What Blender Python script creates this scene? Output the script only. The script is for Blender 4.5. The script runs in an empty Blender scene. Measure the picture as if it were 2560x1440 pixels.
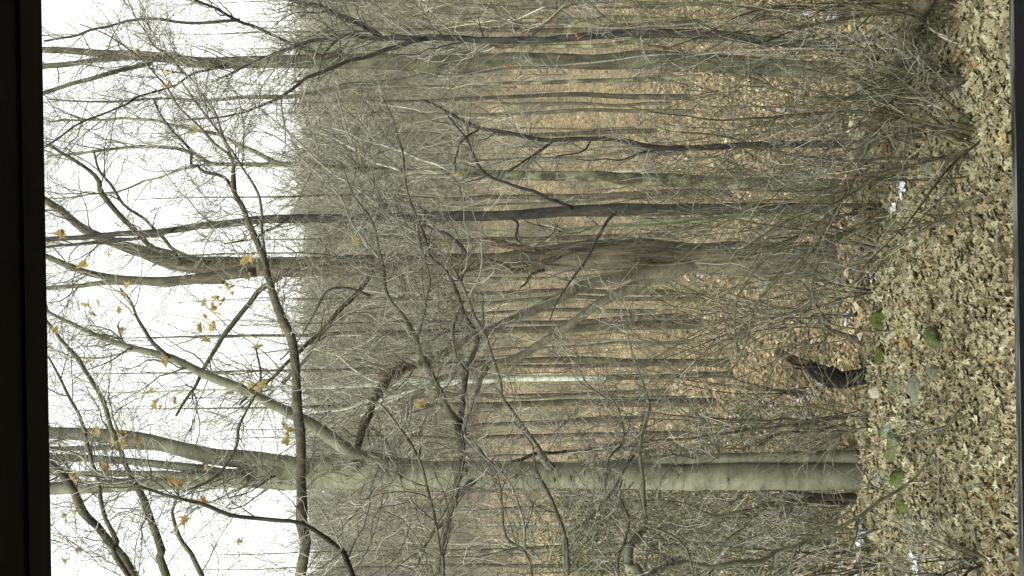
import bpy, math, random
import numpy as np
from mathutils import Vector, Matrix
rng = np.random.default_rng(7)
random.seed(7)
sc = bpy.context.scene
COL = sc.collection

# ------------------------------------------------------------------ camera
F = 2300.0                      # focal length in photo pixels (photo 2560 wide)
CZ = 3.0
CAM = np.array([0.0, 0.0, CZ])
UP = np.array([0.01736, 0.0, 0.99985]); RT = np.array([0.99985, 0.0, -0.01736]); FW = np.array([0.0, 1.0, 0.0])
cam_d = bpy.data.cameras.new("Camera"); cam = bpy.data.objects.new("Camera", cam_d); COL.objects.link(cam)
cam_d.sensor_width = 36; cam_d.lens = 36 * F / 2560; cam_d.clip_start = 0.05; cam_d.clip_end = 1500
m = Matrix.Identity(4)
for c, v in enumerate((-UP, RT, -FW)):
    for r in range(3): m[r][c] = v[r]
m[0][3], m[1][3], m[2][3] = CAM
cam.matrix_world = m
sc.camera = cam

# ------------------------------------------------------------------ sky, sun, exposure
W = bpy.data.worlds.new("World"); sc.world = W; W.use_nodes = True
nt = W.node_tree; nt.nodes.clear()
sky = nt.nodes.new('ShaderNodeTexSky'); sky.sky_type = 'NISHITA'; sky.sun_disc = False
SUN_EL, SUN_AZ = math.radians(48), math.radians(215)
sky.sun_elevation = SUN_EL; sky.sun_rotation = SUN_AZ; sky.air_density = 1.0; sky.dust_density = 4.0; sky.ozone_density = 1.0
hs = nt.nodes.new('ShaderNodeHueSaturation'); hs.inputs['Saturation'].default_value = 0.10; hs.inputs['Value'].default_value = 1.12
bg = nt.nodes.new('ShaderNodeBackground'); bg.inputs['Strength'].default_value = 0.15
wo = nt.nodes.new('ShaderNodeOutputWorld')
nt.links.new(sky.outputs[0], hs.inputs['Color']); tn = nt.nodes.new('ShaderNodeMix'); tn.data_type = 'RGBA'; tn.blend_type = 'MULTIPLY'; tn.inputs[0].default_value = 1.0; tn.inputs[7].default_value = (0.97, 1.0, 0.92, 1)
nt.links.new(hs.outputs[0], tn.inputs[6]); nt.links.new(tn.outputs[2], bg.inputs[0]); nt.links.new(bg.outputs[0], wo.inputs[0])
sl = bpy.data.lights.new("Sun", 'SUN'); sl.energy = 1.0; sl.angle = math.radians(20); sl.color = (1.0, 0.97, 0.92)
so = bpy.data.objects.new("Sun", sl); COL.objects.link(so)
sd = Vector((math.sin(SUN_AZ) * math.cos(SUN_EL), math.cos(SUN_AZ) * math.cos(SUN_EL), math.sin(SUN_EL)))
so.rotation_euler = sd.to_track_quat('Z', 'Y').to_euler(); so.location = (0, -5, 30)
sc.view_settings.view_transform = 'Standard'; sc.view_settings.look = 'None'
sc.view_settings.gamma = 1; sc.view_settings.use_curve_mapping = False
sc.view_settings.exposure = 1.62
sc.cycles.max_bounces = 5; sc.cycles.diffuse_bounces = 3

# ------------------------------------------------------------------ geometry helpers
def P(px, py, d):
    """photo pixel at depth d (metres) -> world point"""
    return CAM + d * (FW + RT * ((720 - py) / F) + UP * ((1280 - px) / F))

def sstep(a, b, t):
    t = np.clip((t - a) / (b - a), 0, 1); return t * t * (3 - 2 * t)

def ground(x, y):
    x = np.asarray(x, float); y = np.asarray(y, float)
    edge = 7.75 + 0.12 * np.sin(x * 1.7 + 1) + 0.1 * np.sin(x * 3.9)
    z = -2.6 * sstep(0, 1, (y - edge) / 6.0) ** 0.8
    z = z - 0.3 * sstep(14, 40, y)
    z = z + 3.2 * sstep(42, 62, y) + np.clip(y - 58, 0, 75) * 0.40 - np.clip(y - 135, 0, 400) * 0.1
    near = 0.035 * np.sin(x * 2.3 + 0.7 * y) + 0.03 * np.sin(1.9 * y - x * 1.1 + 2)
    far = 0.22 * np.sin(x * 0.31 + 1.3) * np.sin(y * 0.27) + 0.12 * np.sin(x * 0.9 + y * 0.6)
    k = sstep(8, 16, y)
    hill = (1.6 * np.sin(x * 0.045 + 0.6) + 0.9 * np.sin(x * 0.11 + y * 0.05)) * sstep(50, 95, y)
    return z + near * (1 - k) + far * k + hill

def G(px, py):
    """where the ray through a photo pixel meets the ground"""
    ds = np.concatenate([np.arange(3, 20, 0.05), np.arange(20, 140, 0.4)])
    pts = CAM[None] + ds[:, None] * (FW + RT * ((720 - py) / F) + UP * ((1280 - px) / F))[None]
    g = ground(pts[:, 0], pts[:, 1])
    i = np.nonzero(pts[:, 2] <= g)[0]
    i = i[0] if len(i) else len(ds) - 1
    p = pts[i].copy(); p[2] = g[i]
    return p

def smooth_path(pts, rad, step):
    """Catmull-Rom through control points (n,3) and radii"""
    pts = np.asarray(pts, float); rad = np.asarray(rad, float)
    if len(pts) == 2:
        pts = np.array([pts[0], (pts[0] + pts[1]) / 2, pts[1]]); rad = np.array([rad[0], (rad[0] + rad[1]) / 2, rad[1]])
    q = np.vstack([2 * pts[0] - pts[1], pts, 2 * pts[-1] - pts[-2]])
    out, ro = [], []
    for i in range(len(pts) - 1):
        p0, p1, p2, p3 = q[i:i + 4]
        n = max(2, int(np.linalg.norm(p2 - p1) / step))
        for t in np.arange(n) / n:
            out.append(0.5 * (2 * p1 + (p2 - p0) * t + (2 * p0 - 5 * p1 + 4 * p2 - p3) * t * t + (3 * p1 - p0 - 3 * p2 + p3) * t ** 3))
            ro.append(rad[i] * (1 - t) + rad[i + 1] * t)
    out.append(pts[-1]); ro.append(rad[-1])
    return np.array(out), np.array(ro)

def resample(P_, R_, K):
    s = np.concatenate([[0], np.cumsum(np.linalg.norm(np.diff(P_, axis=0), axis=1))])
    t = np.linspace(0, s[-1], K)
    return np.stack([np.interp(t, s, P_[:, k]) for k in range(3)], 1), np.interp(t, s, R_)

class MB:
    def __init__(s): s.v = []; s.f3 = []; s.f4 = []; s.t = []; s.n = 0
    def add(s, v, f, tone):
        v = np.asarray(v, float).reshape(-1, 3); f = np.asarray(f) + s.n
        (s.f4 if f.shape[1] == 4 else s.f3).append(f)
        s.v.append(v); s.t.append(np.broadcast_to(np.asarray(tone, float), (len(v),)).copy()); s.n += len(v)
    def tubes(s, PP, RR, sides=3, tone=None, lump=0.0, caps=True):
        """PP (N,K,3), RR (N,K)"""
        N, K, _ = PP.shape
        if N == 0: return
        T = np.gradient(PP, axis=1); T /= np.linalg.norm(T, axis=2, keepdims=True) + 1e-9
        D = PP[:, -1] - PP[:, 0]; D /= np.linalg.norm(D, axis=1, keepdims=True) + 1e-9
        ax = np.eye(3)[np.argmin(np.abs(D), axis=1)][:, None, :]
        A = np.cross(T, ax); A /= np.linalg.norm(A, axis=2, keepdims=True) + 1e-9
        B = np.cross(T, A)
        th = np.arange(sides) * 2 * math.pi / sides
        rr = RR[:, :, None] * np.ones(sides)
        if lump: rr = rr * (1 + lump * rng.standard_normal((N, K, sides)))
        V = PP[:, :, None, :] + rr[..., None] * (np.cos(th)[None, None, :, None] * A[:, :, None, :] + np.sin(th)[None, None, :, None] * B[:, :, None, :])
        n = np.arange(N)[:, None, None] * K * sides; k = np.arange(K - 1)[None, :, None] * sides
        j = np.arange(sides)[None, None, :]; j2 = (j + 1) % sides
        f = np.stack([n + k + j, n + k + j2, n + k + sides + j2, n + k + sides + j], -1).reshape(-1, 4)
        if tone is None: tone = rng.random(N)
        s.add(V.reshape(-1, 3), f, np.repeat(np.broadcast_to(tone, (N,)), K * sides))
        if caps and sides > 3:
            for e in (0, K - 1):
                base = s.n - N * K * sides
                for i in range(N):
                    b = i * K * sides + e * sides
                    tri = np.array([[b, b + q, b + q + 1] for q in range(1, sides - 1)]) + base
                    if e == 0: tri = tri[:, ::-1]
                    s.f3.append(tri)
    def box(s, a, b, tone=0.5):
        (x0, y0, z0), (x1, y1, z1) = a, b
        v = [(x0, y0, z0), (x1, y0, z0), (x1, y1, z0), (x0, y1, z0), (x0, y0, z1), (x1, y0, z1), (x1, y1, z1), (x0, y1, z1)]
        f = [(0, 3, 2, 1), (4, 5, 6, 7), (0, 1, 5, 4), (1, 2, 6, 5), (2, 3, 7, 6), (3, 0, 4, 7)]
        s.add(v, f, tone)
    def build(s, name, mat, parent=None, smooth=True, origin=None, kind=None):
        v = np.concatenate(s.v); o = np.zeros(3)
        if parent is not None: o = np.array(parent['_o'])
        elif origin is not None: o = np.array(origin, float)
        v = v - o
        me = bpy.data.meshes.new(name)
        f4 = np.concatenate(s.f4) if s.f4 else np.zeros((0, 4), int); f3 = np.concatenate(s.f3) if s.f3 else np.zeros((0, 3), int)
        nl = f4.size + f3.size; nf = len(f4) + len(f3)
        me.vertices.add(len(v)); me.vertices.foreach_set('co', v.astype(np.float32).ravel())
        me.loops.add(nl); me.loops.foreach_set('vertex_index', np.concatenate([f4.ravel(), f3.ravel()]).astype(np.int32))
        me.polygons.add(nf)
        me.polygons.foreach_set('loop_start', np.concatenate([np.arange(len(f4)) * 4, f4.size + np.arange(len(f3)) * 3]).astype(np.int32))
        me.polygons.foreach_set('loop_total', np.concatenate([np.full(len(f4), 4), np.full(len(f3), 3)]).astype(np.int32))
        me.polygons.foreach_set('use_smooth', np.full(nf, smooth))
        at = me.attributes.new('tone', 'FLOAT', 'POINT'); at.data.foreach_set('value', np.concatenate(s.t).astype(np.float32))
        me.update(calc_edges=True); me.materials.append(mat)
        ob = bpy.data.objects.new(name, me); COL.objects.link(ob)
        if parent is not None: ob.parent = parent
        else: ob.location = o
        if kind: ob['kind'] = kind
        return ob

def unit(v): return v / (np.linalg.norm(v, axis=-1, keepdims=True) + 1e-9)

def grow(PP, RR, n, L, ang=(25, 60), r=(0.5, 0.2), K=6, up=0.2, wig=0.12, t0=0.15, t1=1.0, rmax=None):
    """grow n side shoots on the parent paths"""
    N, KK, _ = PP.shape
    ln = np.linalg.norm(np.diff(PP, axis=1), axis=2).sum(1)
    i = rng.choice(N, n, p=ln / ln.sum())
    t = t0 + (t1 - t0) * rng.random(n)
    u = t * (KK - 1); k = np.minimum(u.astype(int), KK - 2); fr = (u - k)[:, None]
    base = PP[i, k] * (1 - fr) + PP[i, k + 1] * fr
    T = unit(PP[i, k + 1] - PP[i, k])
    rp = RR[i, k] * (1 - fr[:, 0]) + RR[i, k + 1] * fr[:, 0]
    S = unit(np.cross(T, rng.standard_normal((n, 3))))
    a = np.radians(rng.uniform(ang[0], ang[1], n))[:, None]
    D = unit(T * np.cos(a) + S * np.sin(a))
    l = rng.uniform(L[0], L[1], n) * (1.15 - 0.5 * t)
    step = (l / (K - 1))[:, None]
    out = [base]; d = D
    for q in range(K - 1):
        out.append(out[-1] + d * step)
        d = unit(d + wig * 2 * rng.standard_normal((n, 3)) + np.array([0, 0, up / K]))
    out = np.stack(out, 1)
    r0 = rp * r[0]
    if rmax: r0 = np.minimum(r0, rmax)
    R = r0[:, None] * np.linspace(1, r[1], K)[None]
    return out, R

# ------------------------------------------------------------------ materials
def mat(name): 
    m = bpy.data.materials.new(name); m.use_nodes = True
    n = m.node_tree.nodes; b = n['Principled BSDF']; b.inputs['Roughness'].default_value = 0.9
    b.inputs['Specular IOR Level'].default_value = 0.15
    return m, m.node_tree, b
def ramp(nt, fac, stops):
    r = nt.nodes.new('ShaderNodeValToRGB'); e = r.color_ramp.elements
    while len(e) < len(stops): e.new(0.5)
    for k, (p, c) in enumerate(stops): e[k].position = p; e[k].color = (*c, 1)
    nt.links.new(fac, r.inputs[0]); return r.outputs[0]
def noise(nt, scale, detail=4, stretch=None, rough=0.6, dist=0.0):
    tc = nt.nodes.new('ShaderNodeNewGeometry'); n = nt.nodes.new('ShaderNodeTexNoise')
    n.inputs['Scale'].default_value = scale; n.inputs['Detail'].default_value = detail; n.inputs['Roughness'].default_value = rough; n.inputs['Distortion'].default_value = dist
    src = tc.outputs['Position']
    if stretch:
        mp = nt.nodes.new('ShaderNodeMapping'); mp.inputs['Scale'].default_value = stretch; nt.links.new(src, mp.inputs['Vector']); src = mp.outputs[0]
    nt.links.new(src, n.inputs['Vector']); return n.outputs['Fac']
def mixc(nt, mode, fac, a, b):
    x = nt.nodes.new('ShaderNodeMix'); x.data_type = 'RGBA'; x.blend_type = mode
    for s, v in (('Factor', fac), ('A', a), ('B', b)):
        sock = [i for i in x.inputs if i.name == s and (i.type == ('VALUE' if s == 'Factor' else 'RGBA'))][0]
        if isinstance(v, (int, float)): sock.default_value = v
        elif isinstance(v, tuple): sock.default_value = (*v, 1)
        else: nt.links.new(v, sock)
    return [o for o in x.outputs if o.type == 'RGBA'][0]
def attr(nt, name='tone'):
    a = nt.nodes.new('ShaderNodeAttribute'); a.attribute_name = name; return a.outputs['Fac']
def bump(nt, b, h, strength, dist):
    u = nt.nodes.new('ShaderNodeBump'); u.inputs['Strength'].default_value = strength; u.inputs['Distance'].default_value = dist
    nt.links.new(h, u.inputs['Height']); nt.links.new(u.outputs[0], b.inputs['Normal'])

def bark(name, dark, mid, light, scale=9, stretch=(1, 1, 0.25), bstr=0.6, bdist=0.02, moss=None, tonek=0.35, contrast=(0.35, 0.5, 0.68)):
    m_, nt, b = mat(name)
    f = noise(nt, scale, 6, stretch, 0.7)
    c = ramp(nt, f, [(contrast[0], dark), (contrast[1], mid), (contrast[2], light)])
    f2 = noise(nt, 2.2, 3)
    c = mixc(nt, 'MULTIPLY', 0.6, c, ramp(nt, f2, [(0.35, (0.72, 0.72, 0.7)), (0.65, (1.15, 1.15, 1.1))]))
    if moss:
        f3 = noise(nt, 3.3, 5); c = mixc(nt, 'MIX', ramp(nt, f3, [(0.5, (0, 0, 0)), (0.68, (0.7, 0.7, 0.7))]), c, moss)
    t = ramp(nt, attr(nt), [(0, (1 - tonek,) * 3), (1, (1 + tonek,) * 3)])
    c = mixc(nt, 'MULTIPLY', 1.0, c, t)
    nt.links.new(c, b.inputs['Base Color']); bump(nt, b, f, bstr, bdist); return m_

M = {}
M['beech'] = bark('beech_bark', (0.05, 0.05, 0.034), (0.10, 0.102, 0.072), (0.135, 0.14, 0.1), 3.2, (1, 1, 2.6), 0.35, 0.015, None, 0.12, (0.33, 0.47, 0.62))
M['rough'] = bark('rough_bark', (0.035, 0.03, 0.02), (0.088, 0.078, 0.052), (0.145, 0.13, 0.088), 20, (1, 1, 0.12), 1.0, 0.06, None, 0.15, (0.38, 0.48, 0.62))
M['grey'] = bark('grey_bark', (0.022, 0.021, 0.014), (0.055, 0.052, 0.035), (0.10, 0.096, 0.066), 14, (1, 1, 0.3), 0.6, 0.02, (0.10, 0.11, 0.06), 0.15)
M['dark'] = bark('dark_bark', (0.008, 0.008, 0.007), (0.022, 0.021, 0.018), (0.05, 0.048, 0.04), 18, (1, 1, 0.3), 0.5, 0.01, None, 0.2)
M['slate'] = bark('slate_bark', (0.012, 0.011, 0.009), (0.028, 0.026, 0.021), (0.055, 0.052, 0.042), 16, (1, 1, 0.4), 0.4, 0.01, None, 0.15)
M['plane'] = bark('mottled_bark', (0.032, 0.028, 0.016), (0.072, 0.068, 0.04), (0.16, 0.16, 0.105), 4.5, (1, 1, 0.6), 0.3, 0.01, (0.11, 0.125, 0.05), 0.1, (0.44, 0.52, 0.58))
M['green'] = bark('pale_green_bark', (0.09, 0.10, 0.055), (0.17, 0.19, 0.11), (0.27, 0.29, 0.19), 7, (1, 1, 0.4), 0.3, 0.01, None, 0.1)
M['birch'] = bark('white_bark', (0.09, 0.095, 0.06), (0.2, 0.21, 0.165), (0.38, 0.4, 0.345), 9, (1, 1, 2.5), 0.3, 0.01, None, 0.1, (0.3, 0.42, 0.6))
M['brown'] = bark('brown_bark', (0.014, 0.011, 0.006), (0.036, 0.029, 0.017), (0.07, 0.058, 0.036), 12, (1, 1, 0.3), 0.6, 0.02, (0.10, 0.10, 0.05), 0.3)
M['limb'] = bark('limb_bark', (0.03, 0.028, 0.021), (0.07, 0.066, 0.051), (0.14, 0.133, 0.105), 30, (1, 1, 1), 0.5, 0.004, None, 0.25)
M['sapling'] = bark('sapling_bark', (0.03, 0.03, 0.015), (0.07, 0.068, 0.04), (0.12, 0.118, 0.075), 22, (1, 1, 0.6), 0.4, 0.004, (0.10, 0.115, 0.05), 0.25)
M['dead'] = bark('bleached_wood', (0.2, 0.19, 0.15), (0.4, 0.38, 0.31), (0.55, 0.53, 0.46), 30, (1, 1, 0.3), 0.4, 0.005, None, 0.2)
M['log'] = bark('log_bark', (0.016, 0.013, 0.008), (0.055, 0.046, 0.029), (0.105, 0.092, 0.062), 26, (1, 1, 1), 0.8, 0.02, (0.10, 0.11, 0.05), 0.15)
M['rot'] = bark('rotten_wood', (0.003, 0.0027, 0.0022), (0.008, 0.0065, 0.005), (0.022, 0.016, 0.010), 16, (1, 1, 0.35), 1.0, 0.03, None, 0.3)
M['split'] = bark('torn_wood', (0.018, 0.013, 0.008), (0.062, 0.046, 0.028), (0.12, 0.094, 0.06), 24, (1, 1, 0.3), 0.9, 0.02, None, 0.3)
M['limbtan'] = bark('tan_limb_bark', (0.065, 0.06, 0.041), (0.118, 0.11, 0.078), (0.16, 0.15, 0.108), 10, (1, 1, 1), 0.5, 0.02, None, 0.1)
M['olive'] = bark('olive_bark', (0.055, 0.06, 0.035), (0.11, 0.12, 0.075), (0.17, 0.18, 0.12), 12, (1, 1, 1), 0.3, 0.005, None, 0.1)

def twigmat(name, stops):
    m_, nt, b = mat(name)
    nt.links.new(ramp(nt, attr(nt), stops), b.inputs['Base Color']); return m_
M['twig'] = twigmat('twig_bark', [(0, (0.03, 0.029, 0.022)), (0.4, (0.095, 0.092, 0.073)), (0.8, (0.23, 0.225, 0.185)), (1, (0.42, 0.41, 0.36))])
M['twig_olive'] = twigmat('olive_twig', [(0, (0.022, 0.022, 0.012)), (0.5, (0.075, 0.074, 0.045)), (0.85, (0.18, 0.175, 0.12)), (1, (0.3, 0.29, 0.22))])
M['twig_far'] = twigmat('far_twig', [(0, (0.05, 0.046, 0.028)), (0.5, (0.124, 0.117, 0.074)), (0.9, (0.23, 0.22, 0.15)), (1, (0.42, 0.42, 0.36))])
M['leaf_gold'] = twigmat('gold_leaf', [(0, (0.24, 0.15, 0.05)), (0.5, (0.34, 0.24, 0.09)), (1, (0.42, 0.36, 0.18))])
M['leaf_red'] = twigmat('red_leaf', [(0, (0.13, 0.035, 0.02)), (1, (0.2, 0.07, 0.04))])
M['litter'] = twigmat('dry_leaf', [(0, (0.07, 0.056, 0.03)), (0.3, (0.125, 0.107, 0.06)), (0.55, (0.17, 0.152, 0.088)), (0.85, (0.22, 0.205, 0.127)), (0.99, (0.3, 0.295, 0.205)), (1, (0.2, 0.15, 0.07))])
M['litter_far'] = twigmat('valley_leaf', [(0, (0.045, 0.032, 0.016)), (0.25, (0.13, 0.097, 0.052)), (0.6, (0.245, 0.19, 0.105)), (0.9, (0.35, 0.29, 0.18)), (1, (0.55, 0.53, 0.47))])
M['snow'] = twigmat('snow_crust', [(0, (0.32, 0.33, 0.38)), (1, (0.5, 0.51, 0.55))])
M['needle'] = twigmat('evergreen_needle', [(0, (0.025, 0.034, 0.015)), (0.6, (0.06, 0.072, 0.032)), (1, (0.13, 0.14, 0.07))])
M['moss'] = twigmat('moss', [(0, (0.03, 0.045, 0.01)), (0.6, (0.10, 0.13, 0.02)), (1, (0.2, 0.22, 0.04))])
_n = M['leaf_gold'].node_tree; _b = _n.nodes['Principled BSDF']; _t = _n.nodes.new('ShaderNodeBsdfTranslucent'); _m = _n.nodes.new('ShaderNodeMixShader'); _m.inputs[0].default_value = 0.55
_n.links.new(_b.inputs['Base Color'].links[0].from_socket, _t.inputs[0]); _n.links.new(_b.outputs[0], _m.inputs[1]); _n.links.new(_t.outputs[0], _m.inputs[2])
_n.links.new(_m.outputs[0], [q for q in _n.nodes if q.type == 'OUTPUT_MATERIAL'][0].inputs[0])

def ground_mat():
    m_, nt, b = mat('ground_litter')
    g = nt.nodes.new('ShaderNodeNewGeometry'); v = nt.nodes.new('ShaderNodeTexVoronoi'); v.inputs['Scale'].default_value = 11
    nt.links.new(g.outputs['Position'], v.inputs['Vector'])
    sp = nt.nodes.new('ShaderNodeSeparateColor'); nt.links.new(v.outputs['Color'], sp.inputs[0])
    c = ramp(nt, sp.outputs[0], [(0, (0.045, 0.032, 0.016)), (0.3, (0.12, 0.09, 0.048)), (0.65, (0.215, 0.165, 0.09)), (1, (0.31, 0.255, 0.155))])
    c = mixc(nt, 'MULTIPLY', 0.8, c, ramp(nt, noise(nt, 0.5, 5), [(0.35, (0.62, 0.62, 0.6)), (0.6, (1.1, 1.05, 1.0))]))
    f = noise(nt, 0.22, 5)
    c = mixc(nt, 'MIX', ramp(nt, f, [(0.5, (0, 0, 0)), (0.72, (0.6, 0.6, 0.6))]), c, (0.10, 0.095, 0.05))
    nt.links.new(c, b.inputs['Base Color']); bump(nt, b, v.outputs['Distance'], 0.8, 0.05); return m_
M['ground'] = ground_mat()
def stone_mat(name, base, mossy):
    m_, nt, b = mat(name)
    c = ramp(nt, noise(nt, 14, 8, None, 0.75), [(0.3, tuple(x * 0.45 for x in base)), (0.5, base), (0.7, tuple(min(1, x * 1.5) for x in base))])
    c = mixc(nt, 'MIX', ramp(nt, noise(nt, 5, 6, None, 0.7), [(0.62 - 0.3 * mossy, (0, 0, 0)), (0.75 - 0.25 * mossy, (1, 1, 1))]), c,
             ramp(nt, noise(nt, 60, 3), [(0.3, (0.015, 0.022, 0.005)), (0.7, (0.075, 0.09, 0.014))]))
    nt.links.new(c, b.inputs['Base Color']); bump(nt, b, noise(nt, 30, 8), 0.9, 0.02); return m_
M['stone'] = stone_mat('lichen_stone', (0.10, 0.108, 0.075), 0.3)
M['mossy'] = stone_mat('mossy_stone', (0.07, 0.08, 0.045), 0.9)
M['tan'] = stone_mat('tan_stone', (0.2, 0.19, 0.14), 0.0)
def plain(name, c, rough=0.8):
    m_, nt, b = mat(name); b.inputs['Roughness'].default_value = rough
    cc = ramp(nt, noise(nt, 25, 5, (1, 6, 6)), [(0.3, tuple(x * 0.6 for x in c)), (0.7, tuple(x * 1.35 for x in c))])
    nt.links.new(cc, b.inputs['Base Color']); return m_
M['frame'] = plain('dark_paint', (0.0025, 0.003, 0.005), 0.7)
M['trim'] = plain('brown_trim', (0.004, 0.0036, 0.003), 0.7)
M['sill'] = bark('weathered_sill', (0.04, 0.05, 0.045), (0.2, 0.22, 0.2), (0.5, 0.53, 0.5), 60, (0.12, 2, 2), 0.8, 0.003, None, 0.0, (0.4, 0.5, 0.6))
M['room'] = plain('dark_room_wall', (0.012, 0.012, 0.013)); M['siding'] = plain('house_siding', (0.12, 0.09, 0.06))

# ------------------------------------------------------------------ things
def thing(name, label, cat, o, group=None):
    e = bpy.data.objects.new(name, None); COL.objects.link(e); e.location = tuple(o); e.empty_display_size = 0.2
    e['label'] = label; e['category'] = cat; e['_o'] = tuple(float(x) for x in o)
    if group: e['group'] = group
    return e

def tp(pts, d0, d1, w0, w1, taper=0.8):
    """pixel path (x,y[,w]) -> world points and radii"""
    n = len(pts); dd = np.linspace(d0, d1, n); ws = [p[2] if len(p) > 2 else None for p in pts]
    if ws[0] is None: ws[0] = w0
    if ws[-1] is None: ws[-1] = w1
    idx = [i for i in range(n) if ws[i] is not None]
    w = np.interp(np.arange(n), idx, [ws[i] for i in idx])
    pp = np.array([P(p[0], p[1], d) for p, d in zip(pts, dd)])
    return pp, w / 2 / F * dd

def wob(pp, amp, step):
    n = len(pp); k = max(2, int(n / 3)); t = np.linspace(0, 1, n)
    for c in range(3): pp[:, c] += np.interp(t, np.linspace(0, 1, k + 2), np.concatenate([[0], rng.standard_normal(k) * amp, [0]]))
    return pp

def build_tree(name, label, cat, mt, stems, tw=None, twm='twig', group=None, sides=12, root_ground=True, extra=None, joint=None):
    """stems: (partname, pts, d0, d1, w0, w1 [,material])"""
    paths = []
    for st in stems:
        pn, pts, d0, d1, w0, w1 = st[:6]; mm = st[6] if len(st) > 6 else mt
        pp, rr = tp(pts, d0, d1, w0, w1)
        if len(st) > 7 and st[7] is not None: pp = np.vstack([st[7], pp]); rr = np.concatenate([[rr[0] * 1.15], rr])
        paths.append([pn, pp, rr, mm])
    if root_ground:
        for q in paths:
            if q[0] in ('trunk', 'stem'):
                b = q[1][0]; gz = ground(b[0], b[1])
                if b[2] > gz - 0.1:
                    nx = b + (b - q[1][1]) * 0.0; nx = np.array([b[0], b[1], float(gz) - 0.12])
                    q[1] = np.vstack([nx, q[1]]); q[2] = np.concatenate([[q[2][0] * 1.25], q[2]])
    o = paths[0][1][0].copy()
    if root_ground: o[2] = float(ground(o[0], o[1]))
    root = thing(name, label, cat, o, group)
    allP, allR = [], []
    for pn, pp, rr, mm in paths:
        thick = rr.max()
        step = 0.09 if thick > 0.05 else 0.05
        d = pp[:, 1].mean(); step *= max(1, d / 9)
        a, r = smooth_path(pp, rr, step)
        if thick < 0.035: a = wob(a, min(0.012, thick * 0.45) * max(1, d / 9), step)
        else: a = wob(a, 0.006 * max(1, d / 9), step)
        r = r * (1 + 0.045 * np.interp(np.arange(len(r)), np.arange(0, len(r) + 3, 3), rng.standard_normal(len(np.arange(0, len(r) + 3, 3)))))
        mb = MB(); sd_ = sides if thick > 0.03 else (7 if thick > 0.012 else 5)
        mb.tubes(a[None], r[None], sd_, tone=rng.uniform(0.35, 0.65), lump=0.02)
        mb.build(pn, M[mm], root)
        x, y = resample(a, r, 24); allP.append(x); allR.append(y)
    PP, RR = np.array(allP), np.array(allR)
    if tw: twigs(root, PP, RR, tw, twm)
    return root, PP, RR

def twigs(root, PP, RR, tw, twm='twig', sel=None, name='twigs'):
    wg = tw.get('wig', 1.0)
    """tw = dict(n1,L1,n2,L2,n3,L3,r1,up)"""
    mb = MB(); q, qr = (PP, RR) if sel is None else (PP[sel], RR[sel])
    up = tw.get('up', 0.25); sc_ = tw.get('s', 1.0)
    a, ar = grow(q, qr, tw['n1'], tw['L1'], (25, 65), (0.55, 0.25), 9, up, 0.10 * wg, tw.get('t0', 0.1), 1.0, tw.get('r1', 0.009) * sc_)
    ar = np.maximum(ar, 0.0028 * sc_); mb.tubes(a, ar, 4, caps=False, tone=rng.random(len(a)) * 0.8)
    if tw.get('n2'):
        b, br = grow(a, ar, tw['n2'], tw['L2'], (25, 70), (0.6, 0.4), 7, up, 0.13 * wg, 0.1, 1.0, 0.0045 * sc_)
        br = np.maximum(br, 0.0019 * sc_); mb.tubes(b, br, 3)
        if tw.get('n3'):
            c, cr = grow(b, br, tw['n3'], tw['L3'], (25, 75), (0.7, 0.6), 5, up, 0.18, 0.05, 1.0, 0.0028 * sc_)
            cr = np.maximum(cr, 0.0014 * sc_); mb.tubes(c, cr, 3)
    mb.build(name, M[twm], root, kind='stuff')
    return a, ar

# ---- ground, one sheet
def grid_axis(a, b, n, p): 
    t = np.linspace(-1, 1, n); return None
xs = np.sign(np.linspace(-1, 1, 261)) * np.abs(np.linspace(-1, 1, 261)) ** 2.2 * 260
ys = np.concatenate([np.arange(-12, 3, 0.6), np.arange(3, 16, 0.09), np.arange(16, 60, 0.5), np.arange(60, 150, 1.5), np.linspace(150, 900, 30)])
X, Y = np.meshgrid(xs, ys); Z = ground(X, Y)
rough = rng.standard_normal(Z.shape) * 0.012 * (Y < 20); Z = Z + rough
mb = MB(); nx, ny = len(xs), len(ys)
jj, ii = np.meshgrid(np.arange(ny - 1), np.arange(nx - 1), indexing='ij'); b0 = jj * nx + ii
mb.add(np.stack([X, Y, Z], -1).reshape(-1, 3), np.stack([b0, b0 + 1, b0 + nx + 1, b0 + nx], -1).reshape(-1, 4), 0.5)
mb.build('ground', M['ground'], kind='structure')

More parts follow.
